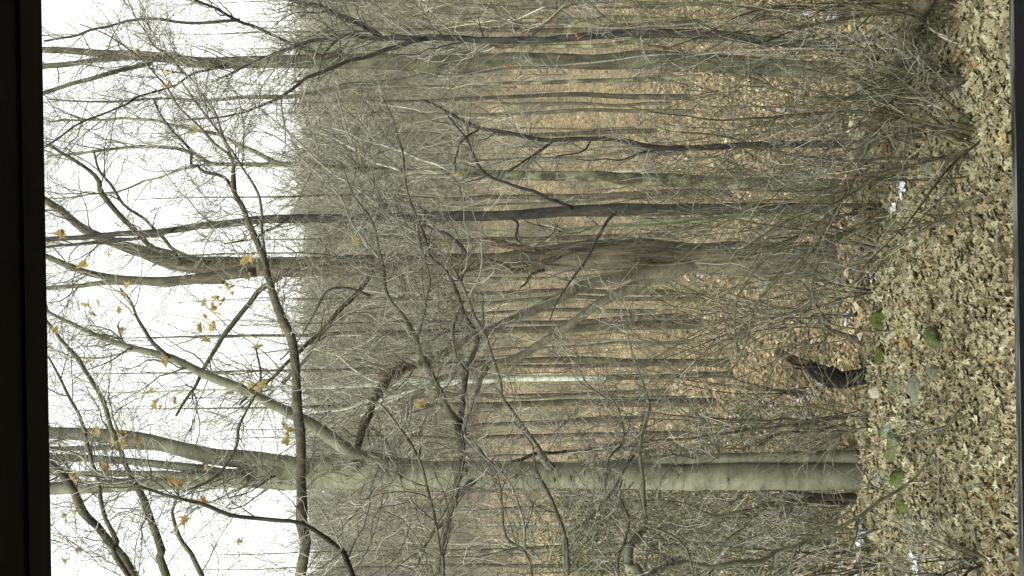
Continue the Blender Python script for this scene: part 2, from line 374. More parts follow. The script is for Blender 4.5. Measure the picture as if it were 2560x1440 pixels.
# ---- leaves
def leaf_shape():
    half = [(0, -0.55), (0.12, -0.32), (0.34, -0.3), (0.2, -0.08), (0.42, 0.08), (0.22, 0.22), (0.2, 0.42), (0, 0.58)]
    out = half + [(-x, y) for x, y in half[-2:0:-1]]
    v = np.array([(x, y, 0) for x, y in out] + [(0, 0.0, 0)]); n = len(out)
    f = np.array([(n, i, (i + 1) % n) for i in range(n)])
    return v, f
LV, LF = leaf_shape()
QV = np.array([(-0.4, -0.25, 0), (0.1, -0.55, 0), (0.42, 0.2, 0), (-0.12, 0.5, 0)]); QF = np.array([(0, 1, 2), (0, 2, 3)])
def rotm(n, tilt):
    a = rng.uniform(0, 2 * math.pi, n); tl = rng.uniform(0, tilt, n); b = rng.uniform(0, 2 * math.pi, n)
    ca, sa = np.cos(a), np.sin(a); Rz = np.zeros((n, 3, 3)); Rz[:, 0, 0] = ca; Rz[:, 0, 1] = -sa; Rz[:, 1, 0] = sa; Rz[:, 1, 1] = ca; Rz[:, 2, 2] = 1
    ct, st = np.cos(tl), np.sin(tl); Rx = np.zeros((n, 3, 3)); Rx[:, 0, 0] = 1; Rx[:, 1, 1] = ct; Rx[:, 1, 2] = -st; Rx[:, 2, 1] = st; Rx[:, 2, 2] = ct
    cb, sb = np.cos(b), np.sin(b); Rb = np.zeros((n, 3, 3)); Rb[:, 0, 0] = cb; Rb[:, 0, 1] = -sb; Rb[:, 1, 0] = sb; Rb[:, 1, 1] = cb; Rb[:, 2, 2] = 1
    return Rb @ Rx @ Rz
def scatter(mb, pos, size, tilt, V, Fc, curl=0.5, tone=None):
    n = len(pos); R = rotm(n, tilt); c = rng.uniform(-curl, curl * 1.6, n)[:, None]; c2 = rng.uniform(-curl, curl, n)[:, None]
    v = np.broadcast_to(V, (n,) + V.shape).copy()
    v[:, :, 0] *= rng.uniform(0.6, 1.1, n)[:, None]
    v[:, :, 2] = c * 1.6 * v[:, :, 0] ** 2 + c2 * v[:, :, 1] ** 2 + np.abs(v[:, :, 0]) * c * 0.5 + 0.04 * rng.standard_normal(v.shape[:2])
    v = np.einsum('nij,nkj->nki', R, v) * size[:, None, None] + pos[:, None, :]
    f = (Fc[None] + (np.arange(n) * len(V))[:, None, None]).reshape(-1, 3)
    if tone is None: tone = rng.random(n)
    mb.add(v.reshape(-1, 3), f, np.repeat(tone, len(V)))
n = 62000
y = rng.uniform(4.6, 8.9, n); x = rng.uniform(-1, 1, n) * (0.36 * y + 0.5)
pos = np.stack([x, y, ground(x, y) + rng.uniform(0.0, 0.045, n)], 1)
mb = MB(); scatter(mb, pos, rng.uniform(0.045, 0.095, n), 0.85, LV, LF, 0.7, np.clip(rng.beta(1.6, 1.3, n) + 0.10 * np.sin(x * 2 + y * 3) + 0.09 * np.sin(x * 5.3 - y * 4.1 + 1) + 0.07 * np.sin(x * 9.1 + y * 7.7), 0, 1))
mb.build('leaf_litter', M['litter'], smooth=False, kind='stuff')
n = 95000
y = 8.2 + 50 * rng.random(n) ** 1.7; x = rng.uniform(-1, 1, n) * (0.36 * y + 0.6)
pos = np.stack([x, y, ground(x, y) + rng.uniform(0.0, 0.06, n)], 1)
mb = MB(); scatter(mb, pos, rng.uniform(0.07, 0.15, n), 1.2, QV, QF, 0.6, rng.beta(1.5, 1.6, n) * 0.99)
mb.build('fallen_leaves', M['litter_far'], smooth=False, kind='stuff')

# ---- snow remnants
mb = MB()
for (px, py, rx, ry, k) in [(2015, 30, 22, 12, 55), (2030, 75, 18, 25, 55), (2090, 35, 18, 12, 40), (2080, 112, 25, 8, 40), (2278, 480, 5, 24, 26), (2255, 520, 6, 12, 12),
        (2015, 985, 26, 18, 60), (2055, 960, 30, 12, 30), (2020, 1040, 40, 10, 40), (2165, 1335, 14, 26, 60), (2150, 1425, 10, 14, 26), (2005, 1390, 30, 26, 45), (1860, 1060, 20, 30, 40),
        (1840, 1035, 12, 14, 20), (2045, 470, 12, 30, 30), (2010, 785, 22, 22, 40), (2135, 795, 14, 12, 30), (1760, 1255, 14, 16, 16), (1865, 1325, 22, 12, 24), (2150, 540, 14, 10, 14), (2310, 1410, 8, 24, 20),
        (2100, 1410, 20, 18, 24), (1920, 1010, 40, 26, 30), (1950, 280, 10, 10, 6), (2200, 690, 6, 16, 14), (1990, 590, 14, 18, 14), (2050, 1180, 30, 10, 14), (2160, 1160, 5, 8, 6)]:
    for q in range(int(k * 0.6)):
        p = G(px + rng.normal() * rx * 0.7, py + rng.normal() * ry * 0.7)
        scatter(mb, np.array([p + [0, 0, 0.06]]), np.array([rng.uniform(0.03, 0.075)]) * (1 if p[1] < 9 else 1.5), 0.6, QV, QF, 0.3)
mb.build('snow', M['snow'], smooth=False, kind='stuff')

# ------------------------------------------------------------------ stones
def ico(sub=3):
    import bmesh
    bm = bmesh.new(); bmesh.ops.create_icosphere(bm, subdivisions=sub, radius=1)
    v = np.array([q.co[:] for q in bm.verts]); f = np.array([[a.index for a in q.verts] for q in bm.faces]); bm.free(); return v, f
IV, IF = ico(4)
def stone(px, py, w, h, mt, label):
    p = G(px + h * 0.3, py); d = p[1]; a = w / 2 / F * d; b = h / 2 / F * d
    v = IV.copy(); ph = rng.uniform(0, 6, 6)
    dsp = 1 + 0.16 * np.sin(v[:, 0] * 3 + ph[0]) * np.sin(v[:, 1] * 2.6 + ph[1]) + 0.1 * np.sin(v[:, 2] * 5 + ph[2] + v[:, 0] * 4) + 0.04 * np.sin(v[:, 1] * 11 + ph[3]) + 0.02 * rng.standard_normal(len(v))
    for _ in range(5):
        nrm = unit(rng.standard_normal(3)); cut = rng.uniform(0.62, 0.85); dd = v @ nrm; dsp = np.where(dd > cut, dsp * cut / np.maximum(dd, 0.01), dsp)
    v = v * dsp[:, None] * np.array([a, (a + b) * 0.6, max(b * 1.05, a * 0.5)])
    mb = MB(); mb.add(v + p + [0, 0, b * 0.35], IF, 0.5)
    o = mb.build('stone', M[mt], origin=p); o['label'] = label; o['category'] = 'stone'; o['group'] = 'stones along the edge of the bank'
for s_ in [(2240, 1115, 78, 55, 'mossy', 'dark mossy stone with a pale fleck, just inside the foot of the double trunk'),
           (2252, 1205, 62, 52, 'mossy', 'brightest green mossy stone, directly in front of the double grey trunk'),
           (2262, 1262, 60, 40, 'mossy', 'mossy stone crossed by the long slanting stem'),
           (2285, 1310, 60, 46, 'stone', 'flat greenish stone below the crossing point of the slanting stem'),
           (2290, 975, 72, 48, 'stone', 'greenish lichen stone in leaves in front of the dark broken stump'),
           (2243, 965, 40, 40, 'stone', 'small round grey stone just in front of the dark broken stump'),
           (2208, 885, 62, 42, 'mossy', 'mossy stone at the foot of the dark broken stump'),
           (2202, 800, 56, 50, 'mossy', 'moss tufted stone on the bank edge behind the short cut branch'),
           (2190, 975, 48, 46, 'tan', 'pale rounded stone tucked beside the base of the dark broken stump'),
           (2220, 1070, 60, 36, 'stone', 'grey green stone touching the dark mossy stone'),
           (2345, 935, 48, 44, 'stone', 'lone grey stone out in the open leaf litter'),
           (2205, 1190, 70, 30, 'stone', 'low grey stone between the double trunk and the bright mossy stone'),
           (2345, 850, 60, 60, 'mossy', 'low green patch of mossy stone below the orange leaf'),
           (1962, 280, 30, 36, 'tan', 'pale boulder standing on the orange leaves of the valley floor'),
           (2395, 232, 34, 48, 'tan', 'pale flat stone near the bent green stems'),
           (2425, 300, 50, 50, 'mossy', 'green stone under the thin saplings near the sill'),
           (2330, 412, 50, 40, 'stone', 'grey stone beside the yellow leaf and buried root'),
           (2235, 560, 50, 40, 'mossy', 'mossy stone at the foot of the arching pale saplings')]:
    stone(*s_)

def ico0():
    return ico(2)
IV0 = ico0()
# ------------------------------------------------------------------ main traced trees
beech, _, _ = build_tree('beech_tree', 'smooth grey green double trunked tree standing on the bank, the widest smooth trunk', 'tree', 'beech', [
    ('trunk', [(2165, 1190, 76), (2100, 1190, 68), (1900, 1190, 64), (1700, 1192, 62), (1550, 1190, 66), (1400, 1188, 66), (1250, 1187, 68), (1100, 1185, 72), (950, 1178, 84), (900, 1176, 88), (750, 1186, 74), (650, 1188, 70), (560, 1200, 44), (400, 1208, 36), (250, 1216, 32), (118, 1222, 30), (-150, 1236, 26)], 7.95, 7.9, 70, 26),
    ('trunk', [(2160, 1143, 40), (2000, 1143, 34), (1850, 1144, 30), (1700, 1148, 28), (1560, 1160, 26), (1450, 1175, 24)], 7.98, 7.95, 36, 24),
    ('branch', [(980, 1165, 44), (900, 1140, 38), (850, 1112, 32), (800, 1075, 30), (730, 1035, 27), (640, 990, 25), (550, 950, 22), (425, 895, 18), (280, 855, 13), (200, 822, 10), (120, 782, 8), (60, 750, 6)], 7.9, 7.2, 44, 6),
    ('branch', [(760, 1170, 46), (650, 1155, 46), (560, 1145, 42), (450, 1120, 38), (350, 1098, 36), (250, 1088, 34), (118, 1084, 32), (-120, 1078, 28)], 7.9, 8.1, 44, 28),
    ('branch', [(640, 1190, 30), (540, 1178, 24), (420, 1162, 20), (300, 1152, 18), (118, 1145, 18), (-100, 1140, 14)], 7.85, 8.2, 28, 14),
    ('branch', [(430, 1120, 18), (300, 1118, 14), (200, 1118, 12), (118, 1118, 12), (-80, 1120, 10)], 8.0, 8.3, 18, 10),
    ('branch', [(620, 1200, 26), (500, 1190, 18), (350, 1185, 16), (220, 1182, 15), (118, 1180, 14), (-80, 1178, 12)], 7.8, 7.7, 26, 12),
    ('branch', [(1378, 1170, 26), (1362, 1150, 19), (1338, 1108, 14), (1265, 1012, 12), (1246, 945, 11), (1220, 862, 10), (1176, 765, 9), (1150, 700, 8), (1110, 640, 6), (1060, 590, 5)], 7.9, 6.8, 26, 5, 'limb'),
    ('branch', [(1270, 1160, 12), (1310, 1142, 9), (1350, 1130, 8), (1400, 1128, 7), (1480, 1122, 6), (1560, 1105, 5)], 7.9, 8.3, 10, 4, 'dark'),
    ('branch', [(1180, 1205, 22), (1150, 1235, 14), (1120, 1290, 11), (1070, 1350, 8), (1040, 1420, 6)], 7.85, 7.4, 20, 6, 'grey'),
    ('branch', [(705, 960, 10), (760, 900, 8), (800, 840, 6), (840, 800, 5)], 7.5, 7.6, 10, 4, 'limb'),
    ('branch', [(425, 895, 12), (375, 850, 10), (345, 800, 8), (330, 760, 6), (300, 720, 5)], 7.4, 7.0, 12, 4, 'limb'),
    ], dict(n1=140, L1=(0.4, 1.3), n2=900, L2=(0.2, 0.6), n3=2400, L3=(0.08, 0.25), t0=0.5))

for (px, py, a_, b_) in [(885, 1165, 10, 15), (1000, 1190, 5, 8), (830, 1168, 4, 9), (1165, 1178, 4, 10), (1290, 1192, 4, 9), (1385, 1200, 4, 8), (1425, 1196, 5, 10), (1500, 1202, 5, 9), (1690, 1188, 7, 9), (1460, 1182, 3, 8), (700, 1206, 7, 3), (640, 1180, 4, 7), (1820, 1200, 3, 6)]:
    c_ = P(px, py, 7.9 - 0.118 if px > 950 else 7.9 - 0.135); v, f = IV0
    mb = MB(); mb.add(v * np.array([b_, 6, a_]) / F * 7.9 * (1 + 0.15 * rng.standard_normal((len(v), 1))) + c_, f, 0.3); mb.build('knot', M['grey'], beech)

e_root, eP, eR = build_tree('rough_barked_tree', 'big furrowed trunk with a torn knot, its forked side limbs leaning away', 'tree', 'rough', [
    ('trunk', [(2165, 655, 112), (2050, 652, 96), (1900, 650, 86), (1700, 645, 84), (1600, 642, 84), (1500, 640, 76), (1400, 645, 70), (1320, 652, 62), (1250, 658, 56), (1100, 662, 54), (1000, 662, 54), (850, 663, 50), (700, 668, 48), (600, 668, 46), (500, 664, 44), (430, 655, 38), (360, 632, 30), (300, 612, 26), (220, 578, 22), (170, 540, 18), (118, 502, 16), (0, 430, 12)], 11.6, 11.2, 100, 12),
    ('branch', [(640, 680, 26), (540, 690, 24), (430, 703, 22), (350, 700, 20), (280, 692, 18), (200, 676, 16), (118, 645, 14), (0, 600, 10)], 11.1, 10.6, 30, 10, 'grey'),
    ('branch', [(560, 700, 20), (430, 708, 15), (320, 706, 13), (220, 712, 12), (118, 722, 11), (0, 735, 8)], 11.2, 11.6, 20, 8, 'grey'),
    ('branch', [(1760, 655, 26), (1690, 672, 36), (1590, 686, 29), (1540, 696, 28), (1465, 714, 26), (1415, 738, 26), (1315, 784, 24), (1240, 820, 22), (1175, 846, 21), (1100, 886, 20), (1040, 912, 20), (1000, 925, 20)], 11.5, 9.6, 25, 17, 'limbtan'),
    ('branch', [(1730, 660, 26), (1670, 688, 32), (1610, 706, 27), (1545, 735, 25), (1480, 770, 23), (1400, 830, 22), (1325, 877, 20), (1275, 900, 18), (1200, 920, 20), (1160, 932, 18), (1110, 946, 15), (1065, 970, 12), (1015, 1005, 9), (1000, 1040, 6)], 11.5, 10.4, 30, 6, 'limbtan'),
    ('branch', [(1215, 918, 18), (1200, 950, 17), (1180, 1000, 15), (1160, 1065, 11), (1162, 1110, 8), (1130, 1140, 6)], 10.4, 9.8, 18, 6, 'limbtan'),
    ('branch', [(1010, 915, 20), (975, 935, 24), (960, 962, 24), (935, 1000, 22), (912, 1055, 22), (893, 1122, 18)], 9.6, 8.3, 22, 18, 'rough'),
    ('broken_wood', [(1012, 905, 8), (1000, 926, 30), (975, 935, 34), (955, 940, 26), (945, 946, 10)], 9.5, 9.5, 20, 8, 'split'),
    ('branch', [(450, 660, 14), (430, 632, 12), (370, 610, 13), (325, 565, 13), (300, 540, 13), (255, 485, 13), (245, 450, 12), (220, 425, 10), (170, 390, 8), (118, 360, 6)], 11.2, 10.2, 14, 6, 'grey'),
    ('branch', [(520, 660, 14), (435, 630, 9), (400, 590, 8), (350, 540, 8), (310, 510, 7), (280, 465, 7), (245, 425, 6), (235, 380, 5)], 11.2, 10.4, 14, 5, 'grey'),
    ('branch', [(700, 690, 16), (640, 735, 13), (575, 820, 13), (520, 900, 10), (490, 960, 8), (440, 1040, 6)], 11.1, 10.2, 16, 5, 'grey'),
    ('branch', [(930, 680, 18), (900, 725, 13), (850, 775, 13), (790, 840, 11), (740, 885, 9), (660, 960, 8), (600, 1010, 6)], 11.2, 9.8, 18, 5, 'grey'),
    ('branch', [(1170, 640, 10), (1140, 600, 10), (1100, 575, 8), (1060, 560, 6)], 11.4, 11.0, 10, 5, 'dark'),
    ('branch', [(1360, 675, 9), (1330, 690, 8), (1320, 705, 6), (1300, 720, 5)], 11.4, 11.2, 9, 4, 'dark'),
    ('torn_bark', [(1195, 596, 6), (1225, 602, 18), (1255, 610, 20), (1290, 618, 16), (1325, 622, 12), (1345, 628, 6)], 11.15, 11.15, 10, 8, 'split'),
    ('torn_bark', [(1195, 634, 6), (1240, 660, 12), (1290, 678, 13), (1340, 665, 11), (1385, 648, 14), (1405, 640, 6)], 11.2, 11.2, 10, 8, 'split'),
    ], dict(n1=90, L1=(0.5, 1.7), n2=500, L2=(0.2, 0.7), n3=2200, L3=(0.1, 0.3), t0=0.62), sides=18)

build_tree('grey_tree', 'tall straight grey brown trunk beside the slim black trunk, with a knot high up', 'tree', 'grey', [
    ('trunk', [(2200, 188, 52), (2100, 180, 42), (1900, 166, 46), (1700, 154, 46), (1600, 150, 48), (1500, 154, 40), (1300, 152, 40), (1230, 155, 44), (1100, 160, 44), (950, 152, 40), (800, 152, 34), (700, 154, 32), (600, 157, 30), (500, 156, 28), (440, 148, 26), (400, 142, 22), (300, 134, 20), (118, 125, 17), (-100, 118, 12)], 11.2, 11, 46, 12),
    ('branch', [(450, 155, 20), (400, 148, 15), (320, 145, 14), (250, 150, 13), (118, 168, 13), (-60, 190, 10)], 11, 11.2, 20, 8),
    ('branch', [(380, 155, 14), (330, 165, 10), (290, 178, 11), (250, 190, 11), (118, 230, 10), (0, 270, 8)], 11, 10.6, 14, 7),
    ('branch', [(1180, 175, 24), (1100, 183, 16), (1000, 203, 14), (900, 210, 13), (850, 217, 13), (750, 240, 11), (620, 244, 10), (500, 250, 8), (400, 246, 6), (250, 256, 5), (118, 248, 4)], 11.2, 11.8, 24, 4),
    ('branch', [(860, 130, 10), (800, 145, 20), (775, 130, 18), (760, 121, 12)], 10.85, 10.7, 10, 9, 'split'),
    ('branch', [(775, 126, 12), (700, 95, 8), (600, 50, 8), (525, 15, 7), (480, -5, 6)], 10.7, 9.8, 11, 6, 'dark'),
    ('branch', [(600, 50, 8), (500, 57, 7), (370, 47, 7), (280, 61, 6), (180, 90, 6), (110, 103, 5)], 10.2, 10.0, 7, 4, 'dark'),
    ('branch', [(440, 215, 5), (480, 190, 6), (520, 175, 7), (560, 165, 8)][::-1] + [(440, 215, 6), (350, 240, 5), (320, 260, 5), (250, 285, 5), (200, 310, 5), (115, 366, 5)], 11, 10, 8, 4, 'dark'),
    ('branch', [(1130, 120, 12), (1200, 135, 14), (1260, 145, 18)][::-1] + [(1060, 100, 9), (960, 80, 6)], 11.1, 11.3, 18, 5),
    ], dict(n1=100, L1=(0.5, 1.5), n2=650, L2=(0.2, 0.7), n3=1800, L3=(0.1, 0.3), t0=0.6))

build_tree('black_barked_tree', 'slim almost black leaning trunk forking into three high up', 'tree', 'dark', [
    ('trunk', [(2185, 140, 18), (2120, 130, 16), (2050, 116, 18), (1980, 106, 22), (1900, 98, 24), (1800, 90, 24), (1700, 84, 24), (1600, 83, 22), (1500, 88, 20), (1450, 92, 19), (1350, 99, 17), (1240, 100, 17), (1160, 95, 16), (1090, 93, 15), (1050, 94, 15), (990, 94, 13), (945, 96, 13), (900, 91, 10), (850, 92, 9), (780, 104, 8), (700, 129, 8), (625, 160, 7), (575, 185, 6), (540, 200, 5)], 9.4, 9.2, 18, 5),
    ('branch', [(1070, 96, 13), (1040, 102, 12), (990, 116, 11), (935, 135, 10), (880, 151, 10), (855, 160, 9), (800, 180, 9), (740, 210, 8), (690, 245, 7), (640, 270, 7), (590, 290, 6), (530, 295, 5), (450, 300, 4)], 9.3, 8.6, 13, 4),
    ('branch', [(960, 98, 14), (925, 76, 14), (880, 50, 14), (850, 38, 13), (810, 22, 12), (750, 4, 11), (700, -12, 10)], 9.3, 9.4, 14, 10),
    ('branch', [(1210, 95, 5), (1200, 70, 4), (1195, 42, 3)], 9.3, 9.1, 5, 3),
    ('branch', [(1330, 90, 5), (1370, 55, 4), (1400, 25, 4), (1440, 10, 3)], 9.2, 9.0, 5, 3),
    ], dict(n1=100, L1=(0.4, 1.3), n2=600, L2=(0.2, 0.6), n3=1500, L3=(0.08, 0.25), t0=0.5))

build_tree('slate_barked_tree', 'slender dark slate coloured straight trunk between the mottled tree and the furrowed one', 'tree', 'slate', [
    ('trunk', [(2150, 523, 34), (2050, 520, 28), (1900, 522, 27), (1700, 525, 30), (1600, 524, 32), (1560, 523, 34), (1500, 526, 31), (1400, 533, 27), (1250, 538, 25), (1100, 542, 26), (1000, 545, 24), (900, 545, 24), (700, 548, 22), (600, 556, 20), (500, 566, 17), (400, 577, 15), (250, 591, 13), (118, 600, 12), (0, 606, 9)], 10.6, 10.4, 28, 9),
    ('branch', [(1540, 530, 9), (1520, 556, 8), (1495, 595, 8), (1470, 640, 7), (1430, 700, 6), (1400, 745, 4), (1375, 800, 3)], 10.4, 9.6, 9, 3, 'slate'),
    ('branch', [(1430, 520, 14), (1400, 510, 8), (1370, 492, 8), (1335, 480, 8), (1265, 457, 7), (1215, 437, 7), (1190, 398, 6), (1165, 345, 5), (1120, 290, 4)], 10.4, 9.8, 14, 4, 'dark'),
    ('branch', [(430, 575, 9), (380, 590, 8), (300, 597, 8), (200, 612, 7), (118, 618, 6)], 10.4, 10.6, 9, 6),
    ('branch', [(720, 545, 9), (680, 575, 7), (620, 600, 6), (560, 610, 4)], 10.4, 10.0, 9, 4),
    ('branch', [(1245, 548, 9), (1290, 555, 7), (1290, 600, 5), (1330, 620, 3)], 10.3, 10.0, 8, 3, 'dark'),
    ('branch', [(930, 535, 12), (955, 520, 14), (965, 512, 10)], 10.3, 10.2, 12, 8, 'dark'),
    ], dict(n1=70, L1=(0.4, 1.3), n2=400, L2=(0.2, 0.6), n3=700, L3=(0.08, 0.25), t0=0.5))

build_tree('mottled_tree', 'trunk with pale green and brown mottled bark, splitting into pale curved limbs against the sky', 'tree', 'plane', [
    ('trunk', [(2150, 470, 46), (2050, 466, 38), (1900, 462, 34), (1700, 452, 34), (1500, 443, 30), (1300, 437, 24), (1150, 431, 20), (1000, 428, 16), (850, 422, 14), (740, 412, 14), (690, 410, 13), (600, 411, 10), (530, 410, 9), (500, 392, 9), (440, 373, 9), (330, 370, 8), (200, 382, 6), (118, 390, 5)], 15, 14.6, 30, 5),
    ('branch', [(720, 412, 13), (680, 402, 12), (615, 370, 10), (550, 340, 9), (450, 315, 8), (350, 300, 7), (250, 297, 6), (118, 305, 4)], 14.7, 14.5, 12, 4),
    ('branch', [(560, 412, 8), (500, 415, 7), (455, 420, 6), (380, 450, 5), (280, 476, 5), (118, 496, 3)], 14.6, 14.9, 7, 3),
    ('branch', [(1000, 424, 8), (930, 400, 7), (860, 360, 6), (800, 330, 5), (740, 300, 3)], 14.7, 14.3, 8, 3, 'birch'),
    ('branch', [(1120, 425, 7), (1060, 402, 5), (980, 370, 5), (900, 350, 4), (830, 320, 3)], 14.7, 14.2, 7, 3, 'birch'),
    ('branch', [(1130, 440, 7), (1150, 470, 5), (1165, 510, 4)], 14.7, 14.4, 7, 3),
    ], dict(n1=120, L1=(0.6, 2.0), n2=700, L2=(0.3, 0.8), n3=1600, L3=(0.1, 0.35), t0=0.4, s=1.2))

build_tree('pale_green_sapling', 'thin pale green stem rising beside the slate coloured trunk and bending towards the torn knot', 'sapling', 'green', [
    ('trunk', [(2120, 540, 12), (2000, 541, 11), (1900, 545, 12), (1800, 546, 13), (1700, 551, 14), (1600, 560, 14), (1550, 565, 13), (1480, 574, 12), (1420, 578, 11), (1390, 588, 8), (1365, 602, 5)], 13, 12.4, 12, 5),
    ('branch', [(1410, 575, 7), (1385, 565, 5), (1350, 556, 4), (1325, 552, 3)], 12.4, 12.2, 7, 3, 'birch'),
    ], dict(n1=26, L1=(0.3, 0.9), n2=100, L2=(0.15, 0.4), n3=200, L3=(0.08, 0.2), t0=0.3), 'twig_olive')

build_tree('white_birch', 'white barked trunk standing alone between the forked limbs and the double grey trunk', 'tree', 'birch', [
    ('trunk', [(1900, 933, 20), (1780, 938, 17), (1650, 942, 15), (1515, 944, 14.5)], 24, 24, 20, 14, 'brown'),
    ('upper_trunk', [(1520, 944, 14), (1450, 944, 15), (1300, 946, 15), (1200, 950, 14), (1100, 955, 13), (950, 961, 12), (850, 966, 11), (760, 970, 9), (650, 972, 7), (500, 975, 5), (300, 985, 3), (118, 990, 2)], 24, 24, 15, 2),
    ('branch', [(1060, 960, 8), (1000, 985, 7), (900, 1010, 7), (850, 1025, 6), (780, 1030, 4)], 21, 20.5, 8, 4),
    ('branch', [(1150, 955, 8), (1060, 975, 5), (980, 1000, 4), (900, 1040, 3)], 21, 21, 8, 3),
    ('branch', [(960, 960, 6), (900, 930, 5), (840, 890, 4), (780, 870, 3)], 21, 20.5, 6, 3),
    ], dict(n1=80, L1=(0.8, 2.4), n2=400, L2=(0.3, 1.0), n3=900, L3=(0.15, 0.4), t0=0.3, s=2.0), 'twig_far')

build_tree('slim_sapling', 'slim grey sapling left of the pale mottled trunk, bending over at the top', 'sapling', 'slate', [
    ('trunk', [(2160, 358, 20), (2000, 360, 16), (1850, 362, 15), (1710, 371, 14), (1630, 366, 13), (1550, 350, 12), (1450, 345, 11), (1375, 350, 11), (1275, 333, 10), (1195, 320, 9), (1135, 290, 8), (1080, 258, 7), (1050, 250, 5)], 12, 11.2, 14, 5),
    ('branch', [(1385, 350, 8), (1330, 390, 6), (1270, 430, 4)], 11.6, 11.2, 8, 4, 'dark'),
    ('branch', [(1195, 325, 6), (1160, 350, 5), (1140, 390, 4), (1140, 430, 3)], 11.4, 11.0, 6, 3, 'dark'),
    ('branch', [(1700, 372, 7), (1600, 385, 5), (1540, 400, 4), (1440, 398, 3)], 11.8, 11.6, 7, 3),
    ('branch', [(1475, 355, 6), (1455, 380, 4), (1380, 395, 3)], 11.6, 11.4, 6, 3, 'dark'),
    ], dict(n1=70, L1=(0.3, 1.0), n2=300, L2=(0.15, 0.5), n3=600, L3=(0.08, 0.2), t0=0.2))

